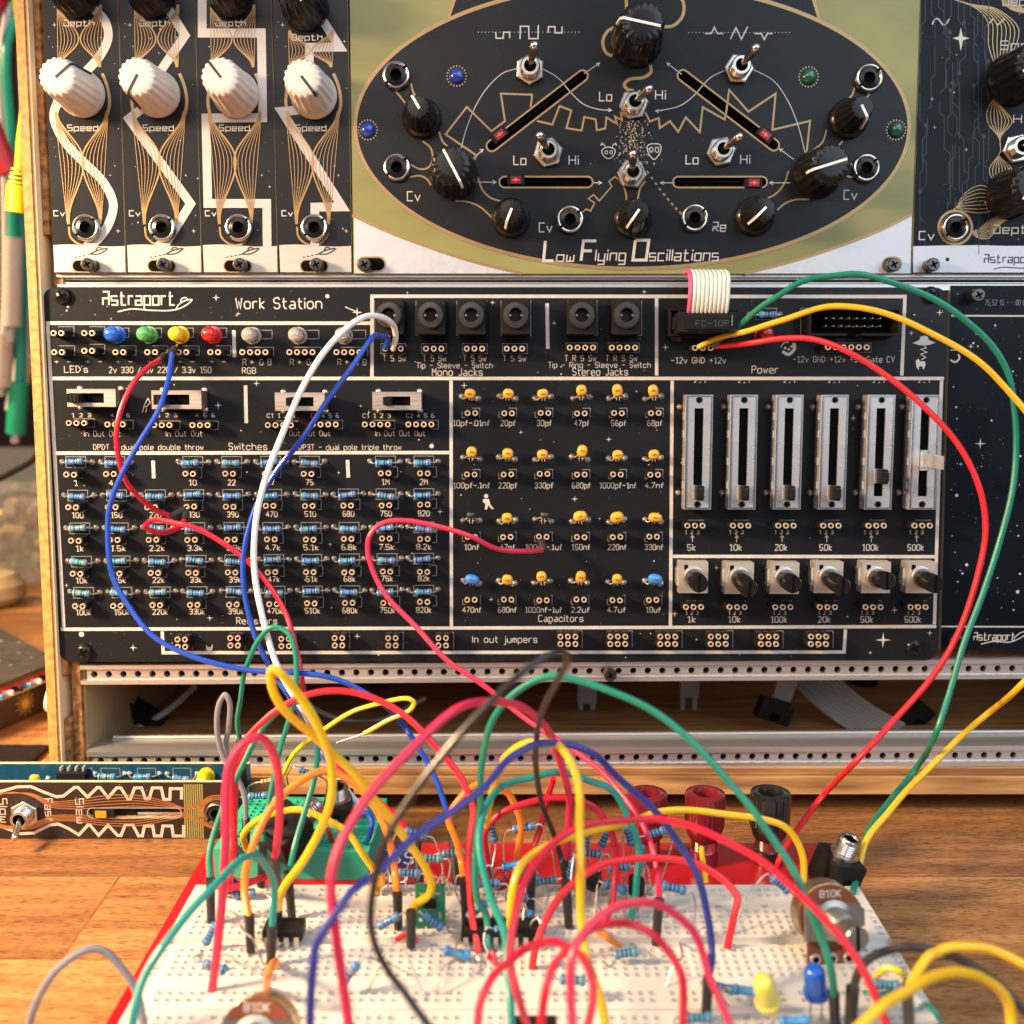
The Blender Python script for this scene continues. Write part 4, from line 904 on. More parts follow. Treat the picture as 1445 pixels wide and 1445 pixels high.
# ------------------------------------------------------------------ plywood case
def ply_mat(name, a, b_, scale, axis):
    m = bpy.data.materials.new(name); m.use_nodes = True; t = m.node_tree; b = t.nodes['Principled BSDF']; N, Lk = t.nodes.new, t.links.new
    co = N('ShaderNodeTexCoord'); mp = N('ShaderNodeMapping'); mp.inputs['Scale'].default_value = axis; Lk(co.outputs['Object'], mp.inputs[0])
    n = N('ShaderNodeTexNoise'); n.inputs['Scale'].default_value = scale; n.inputs['Detail'].default_value = 5; Lk(mp.outputs[0], n.inputs['Vector'])
    rp = N('ShaderNodeValToRGB'); rp.color_ramp.elements[0].position, rp.color_ramp.elements[0].color = .36, (*a, 1); rp.color_ramp.elements[1].position, rp.color_ramp.elements[1].color = .62, (*b_, 1)
    Lk(n.outputs['Fac'], rp.inputs[0]); Lk(rp.outputs[0], b.inputs['Base Color']); b.inputs['Roughness'].default_value = .55
    bp = N('ShaderNodeBump'); bp.inputs['Strength'].default_value = .5; bp.inputs['Distance'].default_value = .0005; Lk(n.outputs['Fac'], bp.inputs['Height']); Lk(bp.outputs[0], b.inputs['Normal'])
    return m
PLY = ply_mat('birch_plywood', (0.36,0.165,0.038), (0.54,0.275,0.075), 60, (8, 8, .5))
PLYEND = ply_mat('plywood_end_grain', (0.12,0.05,0.014), (0.40,0.19,0.06), 420, (1, 1, .5))
PLYBASE = ply_mat('plywood_base_edge', (0.22,0.10,0.035), (0.52,0.29,0.11), 60, (.4, 4, 14))
CASE = thing('plywood_case', 'birch plywood rack case with laminated side board and aluminium rails', 'rack case', Pn(90, 1108))
def C2(px, py, n): q = uv(px, py, n); return (q.x, q.y, n)
def slab(mb, quad, n0, n1, m):   # quad of pixels seen on plane n1, carried back to n0
    f = [C2(*p, n1) for p in quad]; mb.add([(x, y, n0) for x, y, _ in f] + f, [(3,2,1,0),(4,5,6,7),(0,1,5,4),(1,2,6,5),(2,3,7,6),(3,0,4,7)], m)
lo = uv(90, 1108).y
def side(x_top, x_bot, w0, w1, n0, n1, m, v0=None, v1=85):
    return
# left side: outer board, laser-cut middle layer, inner board (x follows the picture's edge in the case's own plane)
uL = uv(66, 600).x            # left edge of the panels at the case
def board(name, x0, x1, v0, v1, n0, n1, m, bev=.4):
    b = MB(); b.box((x0, v0, n0), (x1, v1, n1), m, None, bev); return obj(name, b, CASE, PM)
vB, vT = lo+1.5, 165
uO = uv(60, 500, 2).x
board('side_board', uO-3.9, uO-.5, vB-5, vT, -120, 2.5, PLY)
board('side_veneer', uO-.5, uO+.35, vB-5, vT, -120, 1.8, mat('pale_veneer', (0.70,0.52,0.30), .6, scale=90, stretch=(4,.3,4)), .1)
v39, v18 = uv(60, 392).y, uv(60, 330).y
board('spacer_strip', uO+.35, uO+2.7, v18, vT, -120, -1.5, PLYEND)
board('spacer_strip', uO+.35, uO+2.7, vB-4, uv(90,1015).y, -120, -.6, PLYEND)
board('spacer_strip', uO+.35, uO+2.7, uv(90,955).y, uv(90,925).y, -120, -.6, PLYEND)
board('inner_side_board', uO+2.75, uO+6.2, vB-4, vT, -120, -2.6, PLYEND)
board('inner_side_board', uO+6.25, uO+7.2, vB-4, vT, -120, -4.0, mat('inner_veneer', (0.30,0.21,0.11), .6, scale=90, stretch=(4,.3,4)), .1)
uR = 232
board('side_board', uR, uR+8, vB-5, vT, -120, 2.5, PLY)
board('base_board', uO+7.3, uR-.1, vB-4.5, vB+2.0, -120, 1.2, PLYBASE)
board('base_board', uO+7.3, uR-.1, vB+2.15, vB+4.8, -120, .2, PLYBASE)
board('back_board', uO+7.3, uR-.1, vB-4, vT, -120, -114, mat('amber_back_board', (0.36,0.165,0.045), .5, scale=20, var=.35, stretch=(.5,6,1)))
board('unseen_top_board', uO+7.3, uR-.1, vT-6, vT, -120, 1.0, PLY)  # out of view, added to keep light from above out of the interior
for x in (-60, 160):
    b = MB(); b.lathe([(6, 0), (6, 6), (5, 7)], BLKPL, Matrix.Translation((0,0,0)), 18); obj('foot', b, CASE, TM((x, Pn(700,1108).y+24, 0)))
for x in (-60, 160):
    b = MB(); b.lathe([(6, 0), (6, 5), (5, 14)], BLKPL, None, 18); obj('foot', b, CASE, TM((x, Pn(700,1108).y+110, 0)))
# round cream furniture bolts on the outside of the side board
for py in (395, 930, 1072):
    c = uv(66, py); b = MB(); b.lathe([(6.2,0),(6.2,.8),(5.6,1.8),(3.5,2.6),(.01,2.9)], mat('cream_bolt_cover', (.72,.62,.44), .35), None, 24, cap1=False)
    obj('bolt_cover', b, CASE, PM @ Matrix.Translation(Vector((uO-3.9, c.y, -9))*MM) @ Matrix.Rotation(R(-90), 4, 'Y'))
v900 = uv(722, 1000).y*MM
# rails
def rail_holes(mb, u0, u1, vc, n, hw, r, pitch=5.08):
    k = int((u1-u0)/pitch)
    for i in range(k):
        a, b_ = u0+i*pitch, u0+(i+1)*pitch; c = (a+b_)/2; N_ = 12
        out = []
        for j in range(N_):
            t = 2*math.pi*j/N_+math.pi/N_; x, y = math.cos(t), math.sin(t); s = max(abs(x)/(pitch/2), abs(y)/hw); out.append((c+x/s, vc+y/s))
        inn = [(c+r*math.cos(2*math.pi*j/N_+math.pi/N_), vc+r*math.sin(2*math.pi*j/N_+math.pi/N_)) for j in range(N_)]
        V = [(*p, n) for p in out] + [(*p, n) for p in inn] + [(*p, n-2.2) for p in inn]
        F = [(j, (j+1) % N_, N_+(j+1) % N_, N_+j) for j in range(N_)] + [(N_+j, N_+(j+1) % N_, 2*N_+(j+1) % N_, 2*N_+j) for j in range(N_)]
        mb.add(V, F, ALU); mb.add(V[2*N_:], [tuple(range(N_))], HOLE)
        # corners of the cell
        for sx in (-1, 1):
            for sy in (-1, 1):
                cr = (c+sx*pitch/2, vc+sy*hw)
                near = sorted(range(N_), key=lambda j: (out[j][0]-cr[0])**2+(out[j][1]-cr[1])**2)[:2]
                p, q_ = out[near[0]], out[near[1]]; tri = [(*cr, n), (*p, n), (*q_, n)]
                if (p[0]-cr[0])*(q_[1]-cr[1])-(p[1]-cr[1])*(q_[0]-cr[0]) < 0: tri = [tri[0], tri[2], tri[1]]
                mb.add(tri, [(0,1,2)], ALU)
def rail(vtop, vbot, n_front, lip=1.5, u0=None, u1=None, depth=14, groove=True):
    u0 = u0 or uO+7.6; u1 = u1 or uR-.3; mb = MB(); H = vtop-vbot; hw = (H-2*lip)/2; vc = (vtop+vbot)/2
    mb.box((u0, vtop-lip, n_front-depth), (u1, vtop, n_front), ALU, None, .25)
    mb.box((u0, vbot, n_front-depth), (u1, vbot+lip, n_front), ALU, None, .25)
    rail_holes(mb, u0+2, u1, vc, n_front-1.0, hw, 1.15)
    mb.box((u0, vbot+lip, n_front-depth), (u1, vtop-lip, n_front-4), ALU)
    return obj('rail', mb, CASE, PM @ TILT)
TILT = Matrix.Rotation(.0066, 4, 'Z'); TILT = Matrix.Translation((0, v900, 0)) @ TILT @ Matrix.Translation((0, -v900, 0))
v = lambda py, n=0: uv(900, py, n).y
uI = uv(113, 945, -2).x
rail(v(934.5,-1.9), v(963,-1.9), -1.9, 1.75, u0=uI)
rail(v(1056.5,-1), v(1086,-1), -1, 2.0, u0=uv(121,1060,-1).x, depth=14.5)
mb = MB(); mb.box((uv(121,1060,-1).x+4, v(1056.5,-1), -16.5), (uR-.3, v(1056.5,-1)+1.0, -15.0), ALU, None, .2); obj('rail_lip', mb, CASE, PM @ TILT)
# plain double rail between the two rows
mb = MB(); n = -1.9; u0 = uv(79, 395, n).x
for a, b_, nn in ((386.5,391.5,n),(392.5,394.8,n-1.5),(398,400.2,n-1.2),(400.6,410,n-.3)): mb.box((u0, v(b_,nn), nn-12), (uR-.3, v(a,nn), nn), ALU, None, .2)
mb.box((u0, v(409), -15), (uR-.3, v(387), -9), BLKPL)
obj('rail', mb, CASE, PM)
s = link('rail_screw', CAPSCREW, onpanel(861, 952, 3), CASE)

# ------------------------------------------------------------------ things inside the empty bottom row
RIBBON = mat('grey_ribbon_cable', (0.34,0.33,0.32), .5)
def ribbon_strip(name, label, path, width_dir, wid, m, parent=None, ribs=10, M=ID, first=None):
    mb = MB(); P = catmull(path, 6); W_ = Vector(width_dir).normalized()
    for i in range(ribs):
        o = W_*((i-(ribs-1)/2)*wid/ribs); mb.tube([p+o for p in P], wid/ribs*.54, (first if (i == 0 and first) else m), 6)
    o = obj(name, mb, parent, M, 60); return tag(o, label, 'cable') if label else o
def inside(px, py, n): return Pn(px, py, n)
ribbon_strip('ribbon_cable', 'wide grey ribbon cable curving out of the empty bottom row of the case', [inside(1120,930,-60), inside(1165,975,-50), inside(1210,1010,-45), inside(1255,1035,-45)], (1,.1,.55), 15, RIBBON)
def idc(label, p, rot, s=1.0):
    mb = MB(); mb.box((-7*s,-2.6*s,-4*s),(7*s,2.6*s,4*s), BLKPL, None, .5); mb.box((-4*s,-3.0*s,2*s),(4*s,-2.5*s,5.5*s), BLKPL); mb.box((-2*s,-2.75*s,-3*s),(2*s,-2.55*s,0), HOLE)
    t = thing('ribbon_connector', label, 'connector', p); obj('connector_body', mb, t, TM(p, rot)); return t
E = lambda x, y, z: (Matrix.Rotation(R(z),3,'Z') @ Matrix.Rotation(R(y),3,'Y') @ Matrix.Rotation(R(x),3,'X'))
p = inside(1092,1003,-40); idc('black ribbon cable connector hanging in the middle of the empty bottom row', p, E(0,20,10))
ribbon_strip('ribbon_cable', 'narrow grey ribbon cable dropping to the hanging black connector in the case', [inside(1112,935,-44), inside(1110,965,-42), p+Vector((2,1,2))], (1,.3,0), 9, RIBBON, ribs=8)
idc('black ribbon cable connector at the right end of the wide grey cable', inside(1285,1015,-52), E(10,-50,0), 1.2)
for x, y, l in ((972,976,'pale two-legged power plug hanging behind the rail'), (828,985,'pale small plug hanging behind the rail near the black rail screw')):
    t = thing('power_plug', l, 'plug', inside(x, y, -70)); b = MB(); p = inside(x, y, -70)
    b.box((-4,-2,-2),(4,2,9), RIBBON, None, .4); b.box((-3.4,-1,-9),(-1.6,1,-2), RIBBON); b.box((1.6,-1,-9),(3.4,1,-2), RIBBON); obj('plug_body', b, t, TM(p))
mb = MB(); mb.tube(catmull([inside(275,968,-60), inside(240,1000,-52), inside(205,1022,-48), inside(185,1030,-48)], 6), 1.3, RIBBON); tag(obj('power_cable', mb), 'thin grey cable curving through the shadow at the left end of the bottom row', 'cable')
idc('black connector in the shadow at the left end of the bottom row', inside(190,1012,-52), E(15,35,0), 1.6)
mb = MB(); mb.tube(catmull([inside(420,985,-60), inside(470,1012,-55), inside(530,1018,-55), inside(600,985,-62)], 6), 1.0, RIBBON); tag(obj('power_cable', mb), 'thin grey cable sagging behind the yellow stripped wire in the bottom row', 'cable')
# ------------------------------------------------------------------ things left of and behind the case
# low box of panels lying behind the case
z1 = 21
Rc, A, Bk = Pz(83, 932, z1), Pz(-90, 1001, z1), Pz(-90, 838, z1); Dd = A + Bk - Rc
box = thing('pedal_box', 'low wooden box with speckled black top, red circuit board edge and sun-printed front', 'instrument box', (Rc+A)/2*Matrix.Identity(3) if False else Vector(((Rc.x+A.x)/2, (Rc.y+A.y)/2, 0)))
def quadbox(mb, P, z0, z1, m, top=None):
    V = [(p.x, p.y, z0) for p in P] + [(p.x, p.y, z1) for p in P]
    mb.add(V, [(3,2,1,0),(0,1,5,4),(1,2,6,5),(2,3,7,6),(3,0,4,7)], m); mb.add(V[4:], [(0,1,2,3)], top or m)
P = [A, Rc, Bk, Dd]
def inset(P, k): c = sum(P, Vector())/4; return [p+(c-p)*k for p in P]
mb = MB(); quadbox(mb, P, z1-2.2, z1, mat('speckled_black_panel', (0.05,0.045,0.042), .5, var=.6, scale=90))
q = random.Random(3)
for _ in range(70):
    a, b = q.random(), q.random(); c = A + (Rc-A)*a + (Dd-A)*b; r = q.uniform(.5, 1.3); mb.lathe([(r, z1+.02), (.01, z1+.05)], GREYSILK, Matrix.Translation((c.x, c.y, 0)), 8, cap1=False)
obj('top_panel', mb, box)
mb = MB(); quadbox(mb, inset(P, .012), 14.5, z1-2.25, mat('red_board', (0.55,0.03,0.02), .4)); obj('circuit_board', mb, box)
mb = MB()
fr = (Rc-A).normalized(); nr = Vector((fr.y, -fr.x, 0))
for k in range(7): c = A + (Rc-A)*(.45+.08*k) + nr*.6; mb.box((c.x-2.6, c.y-.8, 15.3), (c.x+2.6, c.y+.8, 17.2), [RBLUE, WHITEPL, BLKPL][k % 3], None, .3)
obj('component_strip', mb, box)
mb = MB(); quadbox(mb, inset(P, .006), 13.4, 14.4, PCBEDGE); obj('edge_strip', mb, box)
mb = MB(); quadbox(mb, inset(P, .03), 0.3, 13.3, mat('sun_printed_panel', (0.045,0.03,0.02), .5))
Q = inset(P, .03); F0, F1 = Q[0], Q[1]; d = (F1-F0); Lq = d.length; d.normalize(); nn = Vector((d.y, -d.x, 0)); SUNM = mat('sun_print', (.55,.38,.08), .5)
T0 = Matrix((( d.x, 0, nn.x, F0.x+nn.x*.05), (d.y, 0, nn.y, F0.y+nn.y*.05), (0, 1, 0, 0), (0,0,0,1)))
cx = Lq*.70
for k in range(22):
    a = k*math.pi/11; r = 4.3 if k % 2 else 5.4; mb.ribbon([(cx+1.8*math.cos(a), 7+1.8*math.sin(a)), (cx+r*math.cos(a), 7+r*math.sin(a))], .3, .02, SUNM, M=T0)
mb.poly([(cx+2*math.cos(a*.5236), 7+2*math.sin(a*.5236)) for a in range(12)], [], .05, SUNM, M=T0)
for k in range(10): mb.poly([(Lq*.92+.9*math.cos(a), 1.4+k*1.15+.4*math.sin(a)) for a in (0,1,2,3,4,5,6)], [], .03, mat('copper_dots', (.35,.15,.08), .4, .6), M=T0)
obj('front_panel', mb, box)
b = MB(); c = Rc + Vector((1.5, 2, 0)); b.box((c.x-2.5, c.y-8, 0.2), (c.x+1.0, c.y+10, 13.2), PLY, None, .3); obj('wooden_end', b, box)
mb = MB(); mb.tube(catmull([Pz(92,960,6), Pz(70,978,12), Pz(68,1000,5), Pz(92,1003,2)], 6), 1.5, WHITEPL); tag(obj('audio_cable', mb), 'short white cable loop between the wooden case and the low box', 'cable')
b = MB(); c = Pz(30, 1075, 0); b.box((c.x-15, c.y-8, .2), (c.x+6, c.y+12, 2.2), BLKPL, None, .4); tag(obj('plastic_card', b), 'flat black card lying on the desk behind the upright slew module', 'card')

# clear plastic tray
TRAY = mat('cloudy_clear_plastic', (0.90, 0.89, 0.86), .18, var=.03, trans=.6, alpha=.26)
tr = thing('storage_tray', 'cloudy clear plastic tray of small parts on the desk behind the case', 'tray', (-390, 730, 0))
mb = MB(); x0, x1, y0, y1, zt = -520, -268, 650, 830, 66
def loop(i, z): return [(x0+i, y0+i, z), (x1-i, y0+i, z), (x1-i, y1-i, z), (x0+i, y1-i, z)]
L = [loop(14, 1), loop(0, zt), loop(-6, zt), loop(-6, zt+5), loop(2, zt+5), loop(2, zt), loop(16, 3)]
V = [p for l in L for p in l]; F = [(3,2,1,0)]
for l in range(len(L)-1): F += [(l*4+i, l*4+(i+1) % 4, l*4+4+(i+1) % 4, l*4+4+i) for i in range(4)]
F.append(tuple(range(len(V)-4, len(V)))); mb.add(V, F, TRAY); obj('tray_body', mb, tr, ID, 20)
mb = MB(); q = random.Random(8)
cols = [mat('part_tan', (.45,.32,.16), .5), mat('part_brown', (.22,.13,.07), .5), mat('part_grey', (.3,.3,.28), .4), mat('part_gold', (.5,.38,.12), .3, .6), mat('part_green', (.10,.20,.08), .5)]
for _ in range(420):
    c = (q.uniform(x0+30, x1-24), q.uniform(y0+24, y1-24), 4); s = q.uniform(3, 9); mb.box((-s,-s*.5,-s*.4),(s,s*.5,s*.4), q.choice(cols), Matrix.Translation((c[0], c[1], c[2]+q.uniform(2, 44))) @ E(q.uniform(-40,40), q.uniform(-40,40), q.uniform(0,180)).to_4x4(), s*.15)
tag(obj('small_parts', mb), 'mixed tan and brown electronic parts filling the clear tray', 'parts', kind='stuff')
mb = MB(); c = Pz(2, 862, 0); q = random.Random(2); P8 = []
prof = [(.01,0),(14,1.5),(18,6),(17.5,13),(12,19),(.01,21)]
mb.lathe(prof, mat('tan_felt', (.42,.31,.16), .9, var=.35, scale=130, bump=.8), Matrix.Translation((c.x-10, c.y+14, .2)), 28, cap0=False, cap1=False); tag(obj('felt_pad', mb), 'round tan felt pad on the desk in front of the clear tray', 'pad')

# hanging leads behind the left side of the case
CABM = {'teal': mat('teal_lead', (0.015,0.34,0.27), .4), 'green': mat('green_lead', (0.015,0.40,0.22), .4), 'white': mat('white_lead', (0.70,0.68,0.62), .45), 'lime': mat('lime_cable', (0.60,0.74,0.02), .4), 'red': mat('red_lead', (0.62,0.02,0.03), .4), 'cream': mat('cream_clip_sleeve', (0.66,0.58,0.45), .5), 'black': BLKPL}
hang = thing('cable_hanger', 'dark wooden bar holding the hanging test leads', 'hanger', (-330, 640, 352)); mb = MB(); mb.box((-520,632,350),(-200,650,362), mat('dark_oak', (.06,.03,.018), .6, scale=40, stretch=(.3,6,6)), None, 1); obj('bar', mb, hang)
mb = MB(); mb.box((-516,634,.2),(-508,648,349.8), mat('dark_oak', (.06,.03,.018))); obj('post', mb, hang)
mb = MB(); mb.box((-212,634,.2),(-204,648,349.8), mat('dark_oak', (.06,.03,.018))); obj('post', mb, hang)
leads = [  # (colour, label, pixel path, Y, radius, clip colour, clip from, clip to)
 ('teal','thick teal test lead hanging nearest the case',[(30,-140),(33,60),(36,200),(33,330),(30,470),(27,600)],640,3.2,'green',(27,540),(22,612)),
 ('green','green test lead with white clip hanging next to the teal lead',[(14,-140),(10,60),(16,200),(18,330)],625,2.6,'cream',(18,335),(16,460)),
 ('white','white test lead with cream clip hanging behind the red clip',[(-4,-140),(2,90),(8,260),(8,420)],635,2.6,'cream',(6,470),(2,545)),
 ('teal','teal test lead with pale clip sleeve hanging beside the wooden case',[(52,-140),(50,150),(46,330),(42,370)],655,2.8,'cream',(42,380),(32,480)),
 ('red','red test lead with red plug hanging at the edge of the photo',[(-40,-140),(-30,60),(-14,150)],610,3.0,'red',(-16,170),(14,245)),
 ('white','pale test lead with cream sleeve hanging lowest beside the case',[(62,-140),(58,200),(48,400),(36,500)],665,2.6,'cream',(36,500),(20,580)),
]
for c, lab, path, Y, r, cc, a, b in leads:
    P = [Py(x, y, Y) for x, y in path]; P[0].z = 351; P[0].y = 641
    t = thing('test_lead', lab, 'lead', P[-1], 'test leads hanging behind the case'); mb = MB(); mb.tube(catmull(P + [Py(*a, Y)], 6), r, CABM[c]); obj('lead_wire', mb, t)
    mb = MB(); a, b = Py(*a, Y), Py(*b, Y); mb.tube([a, a+(b-a)*.1, a+(b-a)*.6, a+(b-a)*.9, b], 5.6, CABM[cc], 12); mb.tube([b, b+(b-a)*.18], 2.6, STEEL, 8); obj('clip_sleeve', mb, t)
P = [Py(x, y, Yv) for x, y, Yv in ((26,-160,560),(26,-20,470),(32,60,430),(36,140,425),(30,200,422),(27,245,420))]
t = thing('patch_cable', 'lime yellow patch cable with moulded plug hanging close to the wooden case', 'cable', P[-1]); P[0].z = 351; P[0].y = 641; mb = MB(); mb.tube(catmull(P, 8), 2.0, CABM['lime'], 12); obj('cable_cord', mb, t)
a, b = Py(27,238,420), Py(24,300,420); mb = MB(); d = (b-a)
for k in range(4): mb.tube([a+d*(.1*k), a+d*(.1*k+.055)], 2.9+.3*k, CABM['lime'], 14)
mb.tube([a+d*.38, a+d*.45, a+d*.95, b], 4.3, CABM['lime'], 16); obj('plug_boot', mb, t)
mb = MB(); mb.tube(catmull([Py(-30,690,540), Py(20,665,535), Py(45,650,530), Py(70,620,530)], 6), 1.6, BLKPL); tag(obj('thin_cable', mb), 'thin black cable crossing above the clear tray', 'cable')
# ------------------------------------------------------------------ prototyping station: red plate, white boards, binding posts
ZB, ZP = 13.0, 4.5               # top of the white boards, top of the red plate (mm above the desk)
ST = thing('breadboard_station', 'white solderless breadboards on a red metal plate with three binding posts', 'breadboard', (2, 230, 0))
REDPL = mat('red_painted_plate', (0.42, 0.004, 0.011), .32, var=.12, scale=900, rv=.12, bump=.05)
mb = MB(); mb.box((-97.5, 140, 3.0), (99.5, 314, ZP), REDPL, None, .5)
obj('base_plate', mb, ST)
for x, y in ((-84, 150), (90, 150), (-84, 305), (90, 305)):
    mb = MB(); mb.lathe([(6, 0), (6, 2), (5, 3.0)], BLKPL, None, 16); obj('foot', mb, ST, TM((x, y, 0)))
ABS = mat('white_breadboard', (0.66, 0.63, 0.58), .45, var=.03, scale=60)
ABSH = mat('breadboard_hole_floor', (0.09, 0.07, 0.055), .5)
BBINK = mat('breadboard_print', (0.05, 0.05, 0.05), .6)
def glyphs(mb, s, o, ex, ey, h, z, w, m, M=None):
    adv = 0
    for ch in s:
        g = FONT.get(ch, ['']); P = [[(int(q[0]), int(q[1])-2) for q in st.split()] for st in g if st]; mx = max([p[0] for st in P for p in st]+[0])
        for k, st in enumerate(P): mb.ribbon([(o[0]+(ex[0]*(adv+p[0])+ey[0]*p[1])*h/6, o[1]+(ex[1]*(adv+p[0])+ey[1]*p[1])*h/6) for p in st], w, z+.004*k, m, M=M)
        adv += mx+1.8
def bread_strip(y_hi, y_lo, rows, bus):
    mb = MB(); X0, X1, p = -89.5, 97.9, 2.54; nx = 70; xs = X0+(X1-X0-nx*p)/2
    mb.box((X0, y_lo, ZP+.02), (X1, y_hi, ZB-2.2), ABS)
    for (a, b) in (((X0,y_lo),(X1,y_lo)), ((X1,y_lo),(X1,y_hi)), ((X1,y_hi),(X0,y_hi)), ((X0,y_hi),(X0,y_lo))): mb.add([(*a,ZB-2.2),(*b,ZB-2.2),(*b,ZB),(*a,ZB)], [(0,1,2,3)], ABS)
    edges = y_hi; h = .86; g = .50; d = 2.0
    def flat(ya, yb, xa=X0, xb=X1, z=ZB): mb.add([(xa,yb,z),(xb,yb,z),(xb,ya,z),(xa,ya,z)], [(0,1,2,3)], ABS)
    cur = y_hi
    for y in sorted(rows+bus, reverse=True):
        t, b_ = y+p/2, y-p/2
        if t < cur-1e-6: 
            gap = (t+cur)/2
            if cur-t > 4.5 and y in rows and cur < max(rows): # centre channel
                c0, c1 = gap+1.6, gap-1.6; flat(cur, c0); flat(c1, t); flat(c0, c1, z=ZB-1.9)
                for yy in (c0, c1): mb.add([(X0,yy,ZB),(X1,yy,ZB),(X1,yy,ZB-1.9),(X0,yy,ZB-1.9)], [(0,1,2,3)] if yy == c1 else [(3,2,1,0)], ABS)
            else: flat(cur, t)
        flat(t, b_, X0, xs); flat(t, b_, xs+nx*p, X1)
        for i in range(nx):
            x = xs+(i+.5)*p
            if y in bus and (i % 6 == 5): flat(t, b_, x-p/2, x+p/2); continue
            V = [(x-p/2,b_,ZB),(x+p/2,b_,ZB),(x+p/2,t,ZB),(x-p/2,t,ZB)] + [(x+sx*h,y+sy*h,ZB) for sx,sy in ((-1,-1),(1,-1),(1,1),(-1,1))] + [(x+sx*g,y+sy*g,ZB-d) for sx,sy in ((-1,-1),(1,-1),(1,1),(-1,1))]
            F = [(k,(k+1)%4,4+(k+1)%4,4+k) for k in range(4)] + [(4+k,4+(k+1)%4,8+(k+1)%4,8+k) for k in range(4)]
            mb.add(V, F, ABS); mb.add(V[8:], [(0,1,2,3)], ABSH)
        cur = b_
    flat(cur, y_lo)
    for i, y in enumerate(rows):   # row letters at both ends, column numbers beside the channel
        for x in (X0+1.5, X1-1.6): glyphs(mb, "JIHGFEDCBA"[i], (x+.9, y-.7), (0,1), (-1,0), 1.5, ZB+.03, .22, BBINK)
    ym = (rows[4]+rows[5])/2
    for i in range(0, nx, 5):
        x = xs+(i+.5)*p; glyphs(mb, str(70-i), (x-.9, rows[5]+1.55), (1,0), (0,1), 1.1, ZB+.03, .17, BBINK); glyphs(mb, str(70-i), (x-.9, rows[0]+1.7), (1,0), (0,1), 1.1, ZB+.03, .17, BBINK)
    return obj('breadboard', mb, ST)
off = 0
for y_hi in (273.4, 218.4):
    o = y_hi-273.4
    bread_strip(y_hi, y_hi-54.6, [r+o for r in (260.0,257.46,254.92,252.38,249.84,242.22,239.68,237.14,234.60,232.06)], [270.9+o,268.3+o,224.9+o,222.3+o])
# binding posts
def post(px, py, m, lab):
    c = Pz(px, py, ZP); b = MB()
    F = lambda a: math.cos(a*24)
    b.lathe([(4.6,0,m),(4.6,4.6,m),(4.2,5.0,m)], m, None, 30); b.lathe([(4.3,5.0),(4.3,8.0),(4.0,8.05)], CHROME, None, 30)
    b.lathe([(4.2,8.1,m,0),(5.2,9.2,m,0),(5.7,11.0,m,0),(6.0,12.2,m,.0),(6.0,13.0,m,.14),(6.1,22.0,m,.14),(6.0,22.8,m,.0),(5.0,23.2,m,0),(3.9,23.2,m,0),(3.7,22.6,m,0),(3.3,21.4,m,0),(3.2,17.5,m,0),(.01,17.4,m,0)], m, None, 96, F, cap1=False)
    o = obj('binding_post', b, ST, TM(c)); o['label'] = lab
PR = mat('dark_red_bakelite', (0.17, 0.010, 0.016), .2, coat=.4); PB = mat('black_bakelite', (0.012,0.012,0.012), .22, coat=.4)
post(911, 1216, PR, 'dark red binding post half hidden by wires'); post(992, 1216, PR, 'dark red binding post'); post(1083, 1215, PB, 'black binding post')
# sticker on the plate
s0, s1 = Pz(530, 1248, ZP), Pz(530, 1190, ZP); b = MB(); d = s1.y-s0.y
b.box((0, 0, 0), (11.5, d, .12), mat('blue_sticker', (.035,.035,.20), .45)); b.box((0, .4, .12), (11.5, d*.42, .17), mat('maroon_sticker', (.22,.02,.03), .45)); b.box((0, d*.80, .12), (11.5, d*.83, .17), WHITEPL)
for t_, yy in (("SS", d*.47), ("AB", .9)): glyphs(b, t_, (2.6 if t_ == "SS" else 1.2, yy), (.62,0), (0,1.0), d*.30, .20, .85, WHITEPL)
obj('sticker', b, ST, TM((s0.x, s0.y, ZP+.02)))

# ------------------------------------------------------------------ green mini breadboard
GRN = mat('green_breadboard', (0.03, 0.43, 0.265), .38, var=.06, sss=.05); GRNH = mat('green_hole_floor', (0.008,0.05,0.035), .6)
g0 = Pz(303,1238,ZP); gB = (Pz(540,1243,ZP) - g0).normalized(); GA = math.atan2(gB.y, gB.x)
GM = Matrix.Translation(Vector((g0.x, g0.y, ZP+.05))*MM) @ Matrix.Rotation(GA, 4, 'Z')
gt = thing('mini_breadboard', 'green mini breadboard standing on the back left corner of the red plate', 'breadboard', g0)
mb = MB(); GW_, GD, GH = 47.0, 36.0, 9.2
mb.box((0,0,0),(GW_,GD,GH-2), GRN); p = 2.54
for (a, b_) in (((0,0),(GW_,0)), ((GW_,0),(GW_,GD)), ((GW_,GD),(0,GD)), ((0,GD),(0,0))): mb.add([(*a,GH-2),(*b_,GH-2),(*b_,GH),(*a,GH)], [(0,1,2,3)], GRN)
def gflat(xa, ya, xb, yb, z=GH): mb.add([(xa,ya,z),(xb,ya,z),(xb,yb,z),(xa,yb,z)], [(0,1,2,3)], GRN)
x0 = (GW_-17*p)/2; ys = [2.2+p*(i+.5) for i in range(5)] + [GD-2.2-p*(4.5-i) for i in range(5)]
gflat(0,0,GW_,2.2); gflat(0,GD-2.2,GW_,GD); a, b_ = 2.2+5*p, GD-2.2-5*p; gflat(0,a,GW_,(a+b_)/2-1.3); gflat(0,(a+b_)/2+1.3,GW_,b_); gflat(0,(a+b_)/2-1.3,GW_,(a+b_)/2+1.3,GH-1.5)
for yy, q in (((a+b_)/2-1.3, 1), ((a+b_)/2+1.3, -1)): mb.add([(0,yy,GH),(GW_,yy,GH),(GW_,yy,GH-1.5),(0,yy,GH-1.5)], [(0,1,2,3)], GRN)
